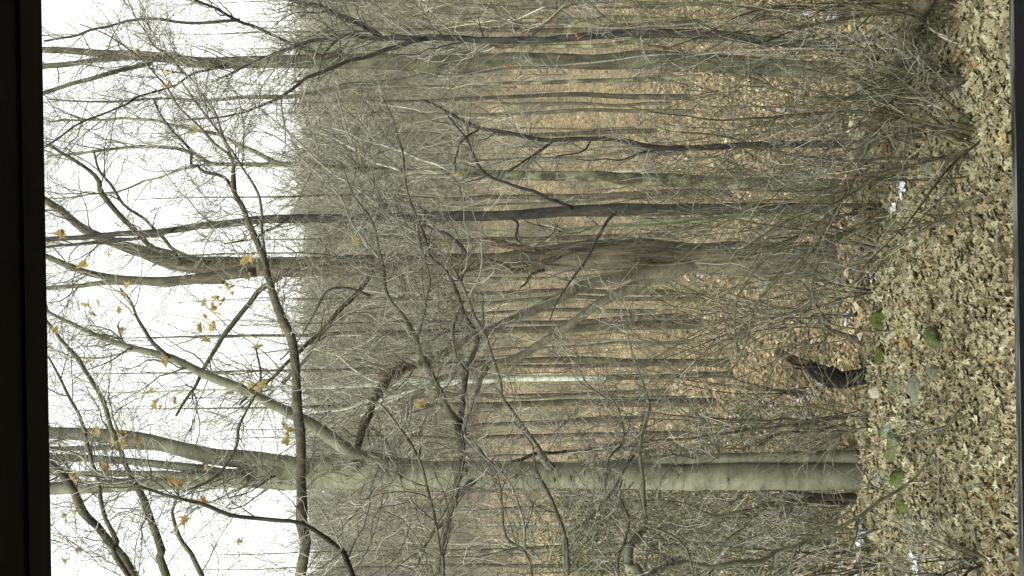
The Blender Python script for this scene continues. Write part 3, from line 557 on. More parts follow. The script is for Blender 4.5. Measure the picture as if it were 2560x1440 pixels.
# ---- the tree outside the left jamb whose limbs hang across the view
TW = np.array([-2.3, 4.5, 0])
def off(z, dy=0.0, dx=0.0): return np.array([[-2.3 + dx, 4.5 + dy, z]])
LB = [
    ([(750, 1440, 28), (757, 1295, 27), (750, 1170, 26), (745, 1045, 25), (740, 945, 24), (720, 830, 22), (690, 750, 20), (675, 710, 20), (655, 645, 18), (630, 575, 16), (610, 525, 15), (592, 495, 13), (582, 465, 11), (580, 420, 9), (570, 380, 8), (540, 290, 6), (490, 210, 5), (425, 145, 5), (370, 100, 4), (320, 0, 3)], 4.5, 5.2, 4.3, 'grey'),
    ([(592, 497, 10), (560, 445, 8), (510, 430, 8), (495, 415, 7), (478, 410, 7), (480, 380, 7), (460, 355, 6), (430, 325, 6), (400, 290, 5), (385, 250, 4)], 5.0, 5.4, None, 'dark'),
    ([(590, 490, 8), (580, 400, 7), (535, 360, 7), (500, 320, 6), (445, 265, 6), (415, 215, 5), (350, 145, 4), (280, 95, 4), (200, 60, 3)], 5.0, 4.6, None, 'limb'),
    ([(665, 660, 10), (657, 600, 8), (655, 540, 7), (645, 480, 7), (610, 425, 6), (560, 350, 5), (500, 270, 5), (455, 205, 4)], 5.0, 4.5, None, 'limb'),
        ([(330, 1440, 22), (305, 1390, 21), (265, 1345, 20), (230, 1300, 19), (200, 1250, 18), (175, 1210, 17), (130, 1165, 16), (60, 1100, 12)], 4.2, 4.4, 4.4, 'grey'),
    ([(415, 1440, 20), (400, 1380, 19), (380, 1310, 17), (360, 1250, 16), (340, 1220, 15), (315, 1170, 14), (295, 1110, 13), (275, 1050, 12), (250, 990, 12), (215, 935, 10), (180, 880, 10), (130, 820, 8), (60, 740, 6)], 4.8, 5.0, 4.3, 'grey'),
    ([(320, 1440, 13), (290, 1355, 12), (265, 1300, 11), (250, 1250, 11), (245, 1200, 10), (225, 1120, 9), (200, 1050, 9), (165, 980, 7), (120, 890, 5)], 4.0, 4.1, 4.2, 'limb'),
    ([(505, 1440, 12), (480, 1390, 11), (450, 1340, 10), (430, 1280, 8), (445, 1230, 6), (400, 1190, 5)], 4.6, 4.7, 4.1, 'limb'),
    ([(880, 1450, 15), (850, 1380, 13), (800, 1335, 12), (750, 1307, 11), (675, 1300, 11), (575, 1285, 10), (500, 1260, 9), (425, 1240, 8), (350, 1215, 6), (280, 1195, 5), (200, 1187, 4)], 3.3, 3.2, 3.5, 'slate'),
    ([(1085, 1450, 18), (1110, 1330, 18), (1130, 1265, 19), (1145, 1200, 20), (1150, 1160, 21), (1148, 1080, 22), (1140, 1050, 20), (1125, 1030, 16), (1100, 980, 15), (1070, 920, 15), (1050, 885, 15), (1038, 845, 13), (1005, 790, 11), (970, 745, 9), (955, 655, 7), (925, 550, 6), (880, 480, 5), (850, 400, 4)], 4.8, 5.6, 3.6, 'grey'),
    ([(1148, 1060, 20), (1155, 1010, 15), (1162, 970, 15), (1168, 935, 14), (1195, 850, 12), (1175, 815, 12), (1155, 770, 12), (1140, 720, 11), (1115, 680, 9), (1075, 640, 8), (1060, 590, 7), (1040, 540, 6), (1015, 465, 5), (1010, 390, 5), (980, 300, 4), (955, 240, 3)], 5.1, 5.8, None, 'limb'),
    ([(1168, 935, 10), (1140, 890, 7), (1130, 830, 7), (1140, 790, 6), (1160, 750, 5)], 5.2, 5.3, None, 'limb'),
    ([(1040, 850, 10), (1055, 800, 7), (1065, 750, 6), (1075, 700, 5), (1050, 610, 5), (1040, 540, 4), (1025, 500, 4)], 5.5, 5.7, None, 'limb'),
    ([(975, 750, 9), (1010, 740, 6), (1005, 690, 6), (960, 650, 5), (860, 648, 6), (800, 636, 5), (665, 632, 4), (450, 640, 4), (380, 665, 3)], 5.5, 5.3, None, 'limb'),
    ([(1060, 590, 6), (1000, 560, 6), (930, 500, 5), (860, 450, 5), (820, 425, 5), (750, 360, 5), (690, 305, 4), (600, 235, 4), (525, 200, 3)], 5.8, 6.2, None, 'twigbark'),
    ([(950, 650, 6), (880, 560, 5), (855, 500, 5), (790, 430, 4), (700, 350, 4), (640, 330, 3), (560, 340, 3)], 5.6, 6.0, None, 'twigbark'),
    ([(1075, 640, 6), (1010, 590, 5), (950, 520, 5), (910, 420, 4), (870, 330, 4), (840, 230, 3)], 5.7, 6.1, None, 'twigbark'),
    ([(1110, 1450, 10), (1100, 1380, 9), (1095, 1345, 9), (1070, 1220, 8), (1060, 1180, 8), (1035, 1120, 8), (1010, 1080, 7), (970, 1030, 6), (935, 1005, 5), (880, 990, 4)], 3.9, 3.9, 3.4, 'limb'),
    ([(1418, 1450, 11), (1410, 1335, 10), (1385, 1270, 9), (1355, 1210, 8), (1335, 1170, 7), (1330, 1120, 5), (1290, 1060, 4)], 4.2, 4.4, 2.8, 'limb'),
    ([(1335, 1450, 7), (1265, 1340, 6), (1255, 1285, 6), (1245, 1200, 5), (1220, 1155, 5), (1190, 1110, 4)], 4.0, 4.1, 2.9, 'limb'),
    ([(1312, 1392, 6), (1310, 1310, 6), (1290, 1245, 5), (1265, 1195, 5), (1200, 1130, 4), (1160, 1090, 3)], 4.0, 4.1, None, 'twigbark'),
    ([(1605, 1460, 34), (1572, 1425, 24), (1575, 1370, 20), (1600, 1335, 18), (1616, 1318, 13), (1610, 1230, 10), (1602, 1120, 9), (1612, 1070, 8), (1625, 1020, 8), (1620, 990, 7), (1590, 910, 6), (1565, 830, 5), (1580, 780, 4)], 4.3, 4.8, 2.3, 'beech'),
    ([(1545, 1450, 9), (1560, 1360, 8), (1575, 1300, 7), (1550, 1240, 6), (1555, 1200, 5)], 4.2, 4.4, 2.4, 'limb'),
    ([(1420, 1335, 9), (1480, 1290, 7), (1530, 1230, 8), (1570, 1160, 7), (1585, 1140, 5)], 4.5, 4.6, None, 'limb'),
    ([(1614, 1312, 8), (1680, 1340, 7), (1720, 1380, 6), (1735, 1450, 5)], 4.3, 4.1, None, 'limb'),
    ([(1510, 1260, 6), (1520, 1150, 6), (1560, 1100, 5), (1545, 1020, 5), (1520, 1000, 4), (1460, 950, 4), (1440, 880, 3)], 4.6, 4.9, None, 'limb'),
    ([(925, 740, 8), (870, 720, 6), (820, 725, 6), (790, 770, 5), (740, 860, 4), (700, 900, 4)], 5.2, 5.0, None, 'limb'),
    ([(640, 870, 6), (650, 960, 6), (600, 1060, 7), (595, 1110, 7), (540, 1190, 7), (460, 1230, 6)], 5.2, 4.8, None, 'limb'),
]
M['twigbark'] = bark('grey_twig_bark', (0.10, 0.095, 0.08), (0.2, 0.19, 0.16), (0.32, 0.31, 0.27), 60, (1, 1, 1), 0.3, 0.002, None, 0.25)
stems = [('trunk', [(2400, 1880, 0)], 4.5, 4.5, 0, 0)]
st = []
for pts, d0, d1, hz, mt_ in LB:
    st.append(('branch', pts, d0, d1, 10, 4, mt_, (off(hz) if hz else None)))
# trunk in world coordinates
def tree_custom():
    o = np.array([-2.3, 4.5, float(ground(-2.3, 4.5))])
    root = thing('overhanging_tree', 'nearest tree, rooted beyond the left jamb, its crooked yellow leaved limbs crossing the whole view', 'tree', o)
    mb = MB(); tpath, tr = smooth_path([o - [0, 0, 0.3], o + [0.05, 0, 1.5], o + [-0.03, 0.05, 3], o + [0.02, 0, 4.6], o + [-0.1, 0, 6.8], o + [-0.1, 0, 9]], [0.16, 0.12, 0.11, 0.1, 0.07, 0.03], 0.1)
    mb.tubes(tpath[None], tr[None], 12, tone=0.5, lump=0.02); mb.build('trunk', M['grey'], root)
    aP, aR = [], []
    for pn, pts, d0, d1, w0, w1, mm, start in st:
        pp, rr = tp(pts, d0, d1, w0, w1)
        if start is not None: pp = np.vstack([start, pp]); rr = np.concatenate([[rr[0] * 1.2], rr])
        a, r = smooth_path(pp, rr, 0.035); a = wob(a, min(0.007, rr.mean() * 0.4), 0.03)
        r = r * (1 + 0.08 * np.interp(np.arange(len(r)), np.arange(0, len(r) + 2, 2), rng.standard_normal(len(np.arange(0, len(r) + 2, 2)))))
        mb = MB(); mb.tubes(a[None], r[None], 10 if rr.max() > 0.012 else 6, tone=rng.uniform(0.2, 0.9), lump=0.03); mb.build(pn, M[mm], root)
        k = a[:, 0] > -1.6; x_, y_ = resample(a[k], r[k], 24); aP.append(x_); aR.append(y_)
    return root, np.array(aP), np.array(aR)
ov, oP, oR = tree_custom()
twigs(ov, oP, oR, dict(n1=460, L1=(0.15, 0.65), n2=4000, L2=(0.08, 0.34), n3=7600, L3=(0.04, 0.13), t0=0.05, r1=0.0045, up=0.3, s=0.62))
leafpos = [(335, 125), (342, 130), (415, 185), (410, 208), (420, 212), (490, 325), (300, 75), (275, 118), (295, 560), (280, 620), (268, 635), (150, 580), (200, 665), (620, 650), (625, 690), (575, 720), (580, 730), (568, 715), (505, 755), (540, 745), (555, 750), (535, 770), (545, 785), (500, 820), (510, 790), (515, 852), (530, 815), (650, 865), (640, 868), (420, 905), (655, 960), (645, 970), (630, 965), (660, 955), (440, 945), (380, 975), (405, 1015), (435, 1000), (392, 1008), (245, 760), (235, 785), (215, 760), (295, 775), (305, 820), (135, 825), (220, 900), (325, 720), (310, 735), (715, 1065), (720, 1080), (712, 1100), (715, 1105), (760, 1100), (725, 1075), (690, 1140), (245, 1080), (240, 1085), (305, 1085), (270, 1105), (285, 1105), (340, 1095), (350, 1105), (310, 1110), (300, 1098), (345, 1112), (165, 1110), (205, 1150), (185, 1185), (190, 1200), (183, 1192), (260, 1175), (420, 1200), (435, 1203), (450, 1210), (515, 1170), (510, 1250), (455, 1300), (462, 1308), (435, 1325), (600, 1355), (155, 1350), (165, 1400), (190, 1380), (160, 1290), (180, 1280), (895, 232), (897, 385), (888, 603), (1145, 440), (1050, 1005), (1045, 1015), (958, 1230), (975, 1240), (1230, 1198), (1255, 1202), (505, 1253)]
for (px, py) in leafpos[:98]:
    d = 4.6 + rng.uniform(-0.5, 0.7); mb = MB()
    n_ = 2 if rng.random() < 0.35 else 1
    p = np.array([P(px + rng.uniform(-8, 8) * q, py + rng.uniform(-8, 8) * q, d) for q in range(n_)])
    scatter(mb, p, rng.uniform(0.04, 0.06, n_), 2.9, LV, LF, 0.9, np.full(n_, rng.uniform(0.35, 1)))
    tgt = oP.reshape(-1, 3); k = np.argmin(np.linalg.norm(tgt - p[0], axis=1)); e = tgt[k]
    if np.linalg.norm(e - p[0]) < 0.22:
        mid = (e + p[0]) / 2 + rng.standard_normal(3) * 0.02
        mb.tubes(np.array([[p[0], mid, e]]), np.full((1, 3), 0.001), 3, tone=0.1)
    mb.build('leaf', M['leaf_gold'], ov, smooth=False)

# ------------------------------------------------------------------ stump, log, dead wood
def lumpy(root, name, pts, d0, d1, mt, sides=22, lump=0.022, step=0.02):
    pp, rr = tp(pts, d0, d1, 10, 10); a, r = smooth_path(pp, rr * 1.06, step)
    mb = MB(); N = len(a); th = np.arange(sides) * 2 * math.pi / sides
    ridg = 1 + 0.10 * np.sin(3 * th[None] + np.linspace(0, 3, N)[:, None]) + 0.06 * np.sin(7 * th[None] + np.linspace(0, 5, N)[:, None] * 1.3)
    ridg = ridg * (1 + lump * rng.standard_normal((N, sides)))
    T = unit(np.gradient(a, axis=0)); A = unit(np.cross(T, np.array([0, 1, 0.1]))); B = np.cross(T, A)
    V = a[:, None] + (r[:, None] * ridg)[..., None] * (np.cos(th)[None, :, None] * A[:, None] + np.sin(th)[None, :, None] * B[:, None])
    k = np.arange(N - 1)[:, None] * sides; j = np.arange(sides)[None]; j2 = (j + 1) % sides
    mb.add(V.reshape(-1, 3), np.stack([k + j, k + j2, k + sides + j2, k + sides + j], -1).reshape(-1, 4), 0.5)
    for e in (0, N - 1):
        b = e * sides; mb.f3.append(np.array([[b, b + q, b + q + 1] for q in range(1, sides - 1)]))
    return mb.build(name, M[mt], root, smooth=False if lump > 0.03 else True)
sroot = thing('broken_stump', 'dark crooked broken stump with a splintered top on the bank edge', 'stump', G(2195, 935))
lumpy(sroot, 'trunk', [(2215, 930, 46), (2195, 932, 40), (2150, 940, 38), (2110, 948, 40), (2085, 947, 44), (2060, 936, 42), (2035, 922, 32), (2015, 914, 26), (2000, 908, 22)], 7.9, 7.9, 'rot')
lumpy(sroot, 'splintered_top', [(2012, 912, 24), (1995, 903, 19), (1975, 893, 17), (1955, 883, 16), (1943, 876, 15)], 7.88, 7.85, 'split', 14, 0.08)
lumpy(sroot, 'splinter', [(2012, 916, 8), (1990, 912, 6), (1965, 897, 5), (1940, 884, 2)], 7.84, 7.8, 'rot', 8, 0.1)
lumpy(sroot, 'splinter', [(2012, 922, 9), (2000, 922, 7), (1985, 919, 3)], 7.84, 7.82, 'rot', 8, 0.1)
lumpy(sroot, 'knot', [(2088, 935, 24), (2082, 922, 16), (2080, 917, 8)], 7.88, 7.85, 'rot', 12, 0.06)
lumpy(sroot, 'knot', [(2032, 912, 12), (2028, 904, 10), (2026, 901, 6)], 7.88, 7.86, 'rot', 10, 0.06)

build_tree('leaning_dead_trunk', 'fallen dead trunk leaning diagonally from the shaded roots across the tree bases', 'fallen trunk', 'log', [
    ('trunk', [(2330, -40, 60), (2290, 40, 52), (2265, 115, 46), (2240, 190, 38), (2205, 280, 32), (2165, 360, 28), (2130, 440, 24), (2095, 505, 20), (2050, 580, 16), (2020, 630, 12), (1990, 680, 7)], 6.0, 7.3, 50, 8),
    ('branch', [(2196, 318, 9), (2210, 340, 8), (2228, 372, 6)], 6.55, 6.4, 9, 5),
    ('branch', [(2110, 490, 10), (2070, 530, 7), (2035, 570, 5), (2010, 560, 4)], 6.95, 7.1, 10, 4),
    ('stub', [(2195, 140, 40), (2180, 130, 44), (2168, 128, 34)], 6.4, 6.45, 40, 30),
    ], dict(n1=12, L1=(0.2, 0.7), n2=30, L2=(0.1, 0.3), n3=40, L3=(0.05, 0.12), t0=0.2), root_ground=False)

def wood(name, label, cat, mt, stems, tw=None, twm='twig', group=None, rg=True):
    return build_tree(name, label, cat, mt, stems, tw, twm, group, sides=8, root_ground=rg)
ST = dict(wig=0.6, n1=26, L1=(0.15, 0.6), n2=110, L2=(0.08, 0.3), n3=160, L3=(0.04, 0.14), t0=0.15, s=0.8)
wood('arching_sapling', 'long green grey sapling arching from the near leaves up past the black trunk', 'sapling', 'sapling', [
    ('stem', [(2460, 263, 12), (2350, 247, 10), (2250, 240, 9), (2100, 245, 8), (2020, 240, 8), (1940, 225, 7), (1850, 190, 7), (1775, 158, 7), (1700, 135, 6), (1620, 112, 6), (1565, 75, 6), (1515, 45, 5), (1470, 3, 5)], 6.3, 6.8, 12, 4),
    ('stem', [(2400, 258, 10), (2250, 250, 8), (2100, 250, 6), (1980, 262, 5), (1850, 268, 4), (1750, 262, 3)], 6.4, 7.0, 9, 3)], ST, 'twig_olive')
wood('bent_shrub', 'dark green stemmed shrub with one stem sharply kinked above the fallen trunk', 'shrub', 'sapling', [
    ('stem', [(2530, 200, 12), (2400, 200, 11), (2325, 187, 10), (2250, 172, 9), (2190, 163, 8), (2165, 178, 7), (2140, 196, 5), (2080, 205, 3)], 5.9, 6.4, 12, 3),
    ('stem', [(2530, 192, 7), (2400, 178, 6), (2300, 168, 5), (2190, 172, 4), (2050, 150, 3), (1900, 140, 3)], 5.9, 6.4, 7, 3),
    ('stem', [(2500, 208, 7), (2380, 225, 6), (2280, 250, 5), (2200, 230, 5), (2150, 205, 4)], 5.9, 6.3, 7, 3)], ST, 'twig_olive')
wood('leaning_shrub', 'shrub of dark stems in the top right corner, leaning off the frame', 'shrub', 'sapling', [
    ('stem', [(2540, 55, 9), (2375, 40, 8), (2250, 33, 8), (2150, 20, 7), (2080, 5, 6)], 6.0, 6.6, 9, 5),
    ('stem', [(2530, 130, 8), (2400, 100, 7), (2320, 88, 6), (2200, 60, 5), (2080, 60, 4), (1950, 80, 3), (1860, 105, 3)], 6.0, 6.8, 8, 3),
    ('stem', [(2510, 20, 6), (2350, 60, 5), (2200, 100, 4), (2050, 100, 4), (1850, 120, 3), (1700, 100, 2)], 6.1, 6.9, 6, 3),
    ('stem', [(2480, 160, 6), (2350, 110, 5), (2260, 30, 4), (2160, -10, 4)], 6.1, 6.5, 6, 3)], dict(ST, n1=30, n2=110, n3=140), 'twig_olive')
wood('dark_sapling', 'dark arching sapling rooted near the sill, crossing over the leaning dead trunk', 'sapling', 'brown', [
    ('stem', [(2535, 400, 9), (2400, 350, 8), (2280, 300, 8), (2150, 280, 7), (2000, 285, 6), (1850, 300, 5), (1700, 290, 4), (1550, 260, 3)], 5.8, 6.6, 9, 3),
    ('stem', [(2520, 395, 8), (2380, 400, 7), (2250, 395, 7), (2100, 400, 6), (1950, 380, 5), (1800, 340, 4), (1700, 330, 3)], 5.8, 6.7, 8, 3),
    ('stem', [(2530, 405, 6), (2420, 440, 6), (2300, 450, 5), (2150, 455, 5), (2000, 480, 4), (1850, 470, 3)], 5.8, 6.5, 6, 3),
    ('stem', [(2400, 350, 7), (2330, 290, 6), (2230, 230, 5), (2120, 190, 4), (2000, 170, 3)], 6.0, 6.4, 7, 3)], dict(ST, n1=14, n2=40, n3=50), 'twig_olive')
wood('bleached_branch', 'broken bleached white branch bent at a right angle above the leaves', 'branch', 'dead', [
    ('branch', [(2365, 60, 7), (2320, 63, 6), (2275, 68, 6), (2262, 72, 6), (2264, 90, 6), (2275, 120, 6), (2302, 164, 6)], 6.3, 6.3, 7, 6),
    ('branch', [(2320, 66, 5), (2345, 85, 5), (2400, 98, 5), (2408, 103, 5), (2455, 75, 4), (2490, 30, 4)], 6.2, 6.1, 5, 4),
    ('branch', [(2345, 88, 4), (2400, 110, 4), (2470, 118, 4), (2530, 130, 3)], 6.1, 5.8, 4, 3)], dict(n1=14, L1=(0.1, 0.4), n2=30, L2=(0.05, 0.2), t0=0.1, s=0.8), rg=False)
wood('fallen_stick', 'long straight pale stick slanting down to the sill near the yellow leaf', 'stick', 'dead', [
    ('stick', [(2140, 198, 4), (2200, 250, 5), (2250, 295, 5), (2320, 330, 6), (2400, 365, 6), (2480, 385, 6), (2540, 425, 6)], 6.6, 5.7, 5, 6, 'sapling')], None, rg=False)
wood('slanting_stem', 'dark stem slanting up from the sill across the middle of the leaf covered bank', 'sapling', 'sapling', [
    ('stem', [(2530, 458, 9), (2450, 493, 9), (2365, 545, 8), (2275, 600, 8), (2200, 655, 7), (2125, 710, 6), (2060, 740, 5), (1960, 790, 4)], 5.7, 6.6, 9, 4),
    ('stem', [(2520, 470, 6), (2440, 530, 5), (2330, 560, 4), (2240, 560, 4), (2100, 600, 3)], 5.8, 6.6, 6, 3)], ST, 'twig_olive')
wood('arching_shrub', 'clump of pale arching stems fanning out in front of the furrowed trunk', 'shrub', 'sapling', [
    ('stem', [(2290, 508, 9), (2200, 522, 9), (2100, 541, 9), (2050, 560, 9), (2000, 588, 9), (1950, 622, 8), (1900, 660, 8), (1860, 715, 7), (1840, 760, 6), (1835, 820, 5), (1845, 895, 4)], 7.2, 7.4, 9, 4),
    ('stem', [(2290, 515, 10), (2200, 550, 10), (2100, 590, 10), (2010, 632, 9), (1950, 690, 9), (1915, 725, 8), (1880, 780, 6), (1850, 890, 5), (1800, 960, 4)], 7.2, 7.2, 9, 4),
    ('stem', [(2285, 505, 8), (2200, 512, 7), (2100, 510, 6), (1950, 500, 5), (1850, 520, 4), (1760, 560, 3)], 7.2, 7.7, 7, 3),
    ('stem', [(2300, 515, 7), (2150, 560, 6), (2060, 640, 6), (2030, 720, 6), (2050, 780, 6), (2060, 820, 5), (2060, 910, 3)], 7.2, 6.9, 7, 3),
    ('stem', [(2240, 540, 6), (2100, 480, 5), (1980, 420, 4), (1900, 430, 4), (1850, 500, 3), (1800, 530, 3)], 7.2, 7.5, 6, 3),
    ('stem', [(2250, 530, 7), (2050, 500, 6), (1900, 440, 5), (1820, 400, 4), (1720, 395, 3)], 7.2, 7.8, 7, 3)], dict(ST, n1=70, n2=300, n3=400), 'twig_olive')
wood('long_slanting_sapling', 'longest green grey stem, sweeping in one curve over the mossy stones', 'sapling', 'olive', [
    ('stem', [(1600, 1470, 20), (1640, 1425, 16), (1700, 1411, 14), (1800, 1412, 13), (1900, 1405, 12), (1950, 1381, 11), (2000, 1360, 10), (2075, 1330, 9), (2150, 1290, 9), (2225, 1242, 8), (2275, 1200, 7), (2325, 1135, 6), (2365, 1065, 7), (2400, 1010, 6), (2450, 945, 5), (2500, 900, 4)][::-1], 6.2, 5.0, 4, 24)], ST, rg=False)
wood('diagonal_branch', 'dark crooked fallen branch lying diagonally on the leaves in front of the stump', 'fallen branch', 'log', [
    ('branch', [(2540, 925, 7), (2490, 945, 7), (2450, 960, 7), (2410, 978, 7), (2395, 995, 6), (2350, 1040, 6), (2310, 1065, 5), (2285, 1100, 4), (2275, 1150, 3)], 5.7, 6.9, 7, 3)], dict(ST, n1=8, n2=20, n3=20), rg=False)
wood('cut_branch', 'short thick cut branch lying on the leaves behind the orange leaf', 'cut branch', 'tan', [
    ('branch', [(2218, 848, 16), (2235, 832, 17), (2255, 820, 15), (2272, 806, 14)], 7.35, 7.1, 17, 14)], None, rg=False)
wood('forked_dead_log', 'brown rotting log sloping down to the bank edge between the stump and the bleached wood', 'fallen log', 'log', [
    ('trunk', [(2188, 880, 24), (2165, 860, 22), (2120, 842, 16), (2090, 832, 12), (2050, 810, 8)], 8.0, 9.2, 24, 8)], dict(ST, n1=4, n2=8, n3=8), rg=False)
wood('curved_dead_branch', 'dark bare branch curving up from the cut branch to a crooked tip', 'branch', 'log', [
    ('branch', [(2222, 826, 6), (2180, 830, 6), (2130, 822, 5), (2080, 812, 5), (2060, 790, 6), (2035, 750, 6), (2015, 715, 5), (1970, 690, 4)], 7.3, 7.9, 6, 4),
    ('branch', [(2062, 800, 5), (2030, 790, 5), (2020, 830, 4), (2030, 880, 3)], 7.7, 7.6, 5, 3)], dict(ST, n1=5, n2=10, n3=8), rg=False)
wood('dark_shrub', 'dark bundle of upright stems beside the double grey trunk on its outer side', 'shrub', 'brown', [
    ('stem', [(2150, 1248, 14), (2050, 1245, 12), (1950, 1255, 10), (1850, 1275, 8), (1780, 1290, 7), (1700, 1255, 6), (1600, 1255, 5), (1500, 1250, 4), (1400, 1225, 3)], 8.1, 8.3, 12, 3),
    ('stem', [(2150, 1255, 10), (2000, 1262, 9), (1900, 1280, 7), (1850, 1320, 6), (1790, 1380, 4)], 8.1, 8.0, 10, 3),
    ('stem', [(2150, 1242, 9), (2000, 1232, 7), (1900, 1228, 5), (1750, 1235, 4)], 8.2, 8.4, 9, 3),
    ('stem', [(2150, 1250, 8), (2030, 1255, 6), (1900, 1300, 5), (1750, 1280, 4), (1650, 1245, 3)], 8.1, 8.5, 8, 3)], dict(ST, n1=60, n2=260, n3=300))
wood('slender_shrub', 'spray of dark slender stems just inside the double grey trunk, leaning outwards', 'shrub', 'brown', [
    ('stem', [(2110, 1045, 8), (2000, 1060, 8), (1900, 1070, 7), (1800, 1085, 7), (1700, 1095, 6), (1600, 1110, 5), (1560, 1118, 4), (1450, 1122, 3)], 9.0, 8.8, 8, 3),
    ('stem', [(2130, 1055, 7), (2050, 1075, 6), (1950, 1085, 5), (1850, 1120, 4), (1750, 1110, 3)], 9.0, 9.0, 7, 3),
    ('stem', [(2120, 1040, 7), (2000, 1050, 6), (1850, 1050, 5), (1700, 1040, 4), (1600, 1030, 3)], 9.0, 9.1, 7, 3)], dict(ST, n1=60, n2=260, n3=300))
redp = [(1330, 60), (1310, 85), (1370, 62), (1445, 95), (1440, 88), (1450, 91), (1225, 165), (1270, 165), (1276, 171), (1430, 163), (1300, 185), (1230, 195), (1270, 225), (1385, 45), (1910, 105), (1625, 150)]
rs, rP, rR = wood('red_leaved_shrub', 'thin grey whips in front of the black trunk still carrying tiny red leaves', 'shrub', 'twigbark', [
    ('stem', [(2450, 130, 7), (2200, 120, 6), (2000, 140, 5), (1800, 130, 5), (1600, 140, 4), (1430, 160, 4), (1270, 165, 3), (1100, 200, 2)], 6.6, 6.2, 7, 2),
    ('stem', [(2440, 128, 6), (2100, 90, 5), (1800, 60, 4), (1550, 70, 4), (1400, 60, 3), (1300, 60, 3), (1200, 20, 2)], 6.6, 6.2, 6, 2),
    ('stem', [(1800, 130, 5), (1600, 180, 4), (1400, 190, 3), (1250, 215, 3), (1120, 180, 2)], 6.4, 6.1, 5, 2)], dict(ST, n1=50, n2=240, n3=300))
for (px, py) in redp:
    mb = MB(); scatter(mb, np.array([P(px, py, 6.2)]), np.array([0.03]), 2.5, LV, LF, 0.8); mb.build('leaf', M['leaf_red'], rs, smooth=False)
# single coloured leaves that stand out
def lone(px, py, size, mt, label, d=None, lift=0.05, tone=0.5):
    p = G(px, py) + [0, 0, lift] if d is None else P(px, py, d)
    mb = MB(); scatter(mb, np.array([p]), np.array([size]), 0.5, LV * 1.1, LF, 0.4, np.array([tone]))
    o = mb.build('fallen_leaf', M[mt], smooth=False, origin=p); o['label'] = label; o['category'] = 'leaf'
lone(2288, 857, 0.14, 'leaf_gold', 'orange lobed leaf lying on the pale litter near the cut branch')
lone(2342, 408, 0.13, 'leaf_gold', 'bright yellow leaf lying between the grey stone and the root', tone=0.75)
lone(2500, 1262, 0.15, 'leaf_gold', 'large brown orange leaf near the sill below the double trunk', tone=0.15)
lone(2465, 1050, 0.10, 'litter', 'whitish broad leaf shining out of the litter near the sill', tone=0.99)
lone(2535, 350, 0.12, 'leaf_gold', 'yellow leaf half hidden by the window sill', tone=0.8)
lone(2228, 372, 0.12, 'leaf_red', 'rusty red leaf caught behind the stub of the leaning dead trunk', tone=0.1)

# ------------------------------------------------------------------ random near shrubs (each a thing)
def shrub_at(px, py, hgt, nst, spread, label, mt='sapling', twm='twig', d=None, dens=1.0, lean=0.0):
    p = G(px, py) if d is None else None
    if d is not None:
        q = P(px, py, d); p = np.array([q[0], q[1], float(ground(q[0], q[1]))])
    root = thing('shrub', label, 'shrub', p, 'bare shrubs of the undergrowth'); aP = []; aR = []
    s = max(1.0, p[1] / 9)
    for k in range(nst):
        a = rng.uniform(0, 2 * math.pi); sp = rng.uniform(0.2, 1) * spread
        dirv = np.array([math.cos(a) * sp + lean, math.sin(a) * sp * 0.6, 1.0]); h = hgt * rng.uniform(0.6, 1.1)
        ctrl = [p + [0, 0, -0.05] + rng.standard_normal(3) * [0.05, 0.05, 0]]
        dv = unit(dirv)
        for q in range(6):
            ctrl.append(ctrl[-1] + dv * h / 6); dv = unit(dv + rng.standard_normal(3) * [0.16, 0.16, 0.08] + np.array([dirv[0], dirv[1], 0]) * 0.1)
        a_, r_ = smooth_path(np.array(ctrl), np.linspace(0.011, 0.0035, 7) * rng.uniform(0.6, 1.15) * s ** 0.5, 0.06)
        mb = MB(); mb.tubes(a_[None], r_[None], 5, tone=rng.random()); mb.build('stem', M[mt], root)
        x_, y_ = resample(a_, r_, 24); aP.append(x_); aR.append(y_)
    twigs(root, np.array(aP), np.array(aR), dict(n1=int(9 * nst * dens), L1=(0.25, 0.9), n2=int(30 * nst * dens), L2=(0.12, 0.45), n3=int(45 * nst * dens), L3=(0.05, 0.16), t0=0.15, s=0.75 * s, wig=0.6), twm)
    return root
for a in [(2300, 40, 2.2, 4, 0.3, 'wide dark shrub on the bank in front of the leaning dead trunk root', 'brown', 'twig_olive'),
          (2330, 330, 1.6, 3, 0.3, 'pale shrub beside the grey stone and the yellow leaf', 'sapling', 'twig'),
          (2280, 445, 2.2, 4, 0.35, 'shrub rising between the snow strip and the leaning trunk', 'sapling', 'twig_olive'),
          (2200, 620, 2.2, 6, 0.6, 'tangled shrub at the foot of the furrowed trunk', 'sapling', 'twig'),
          (2190, 715, 1.1, 3, 0.3, 'low twiggy shrub between the furrowed trunk and the cut branch', 'brown', 'twig'),
          (2190, 1060, 0.9, 5, 0.5, 'low grey tangle behind the pale rounded stone by the stump', 'sapling', 'twig_olive'),
          (2200, 1330, 1.8, 7, 0.7, 'twiggy shrub behind the snow patch left of the double trunk', 'sapling', 'twig'),
          (2210, 1400, 2.4, 6, 0.5, 'tall shrub at the left edge on the bank', 'brown', 'twig'),
          (2480, 1420, 0.8, 5, 0.9, 'small low tangle of stems in the lower left corner of the view', 'brown', 'twig')]:
    shrub_at(*a)
for a in [(2400, 15, 2.0, 5, 0.3, 'dark tangle at the far right edge nearest the sill', 'brown', 'twig_olive'), (2400, 170, 1.0, 4, 0.3, 'dark thicket around the bent green stems', 'brown', 'twig_olive'), (2470, 330, 1.3, 6, 0.7, 'low dark tangle between the bent green stems and the fallen stick', 'brown', 'twig')]:
    shrub_at(*a)

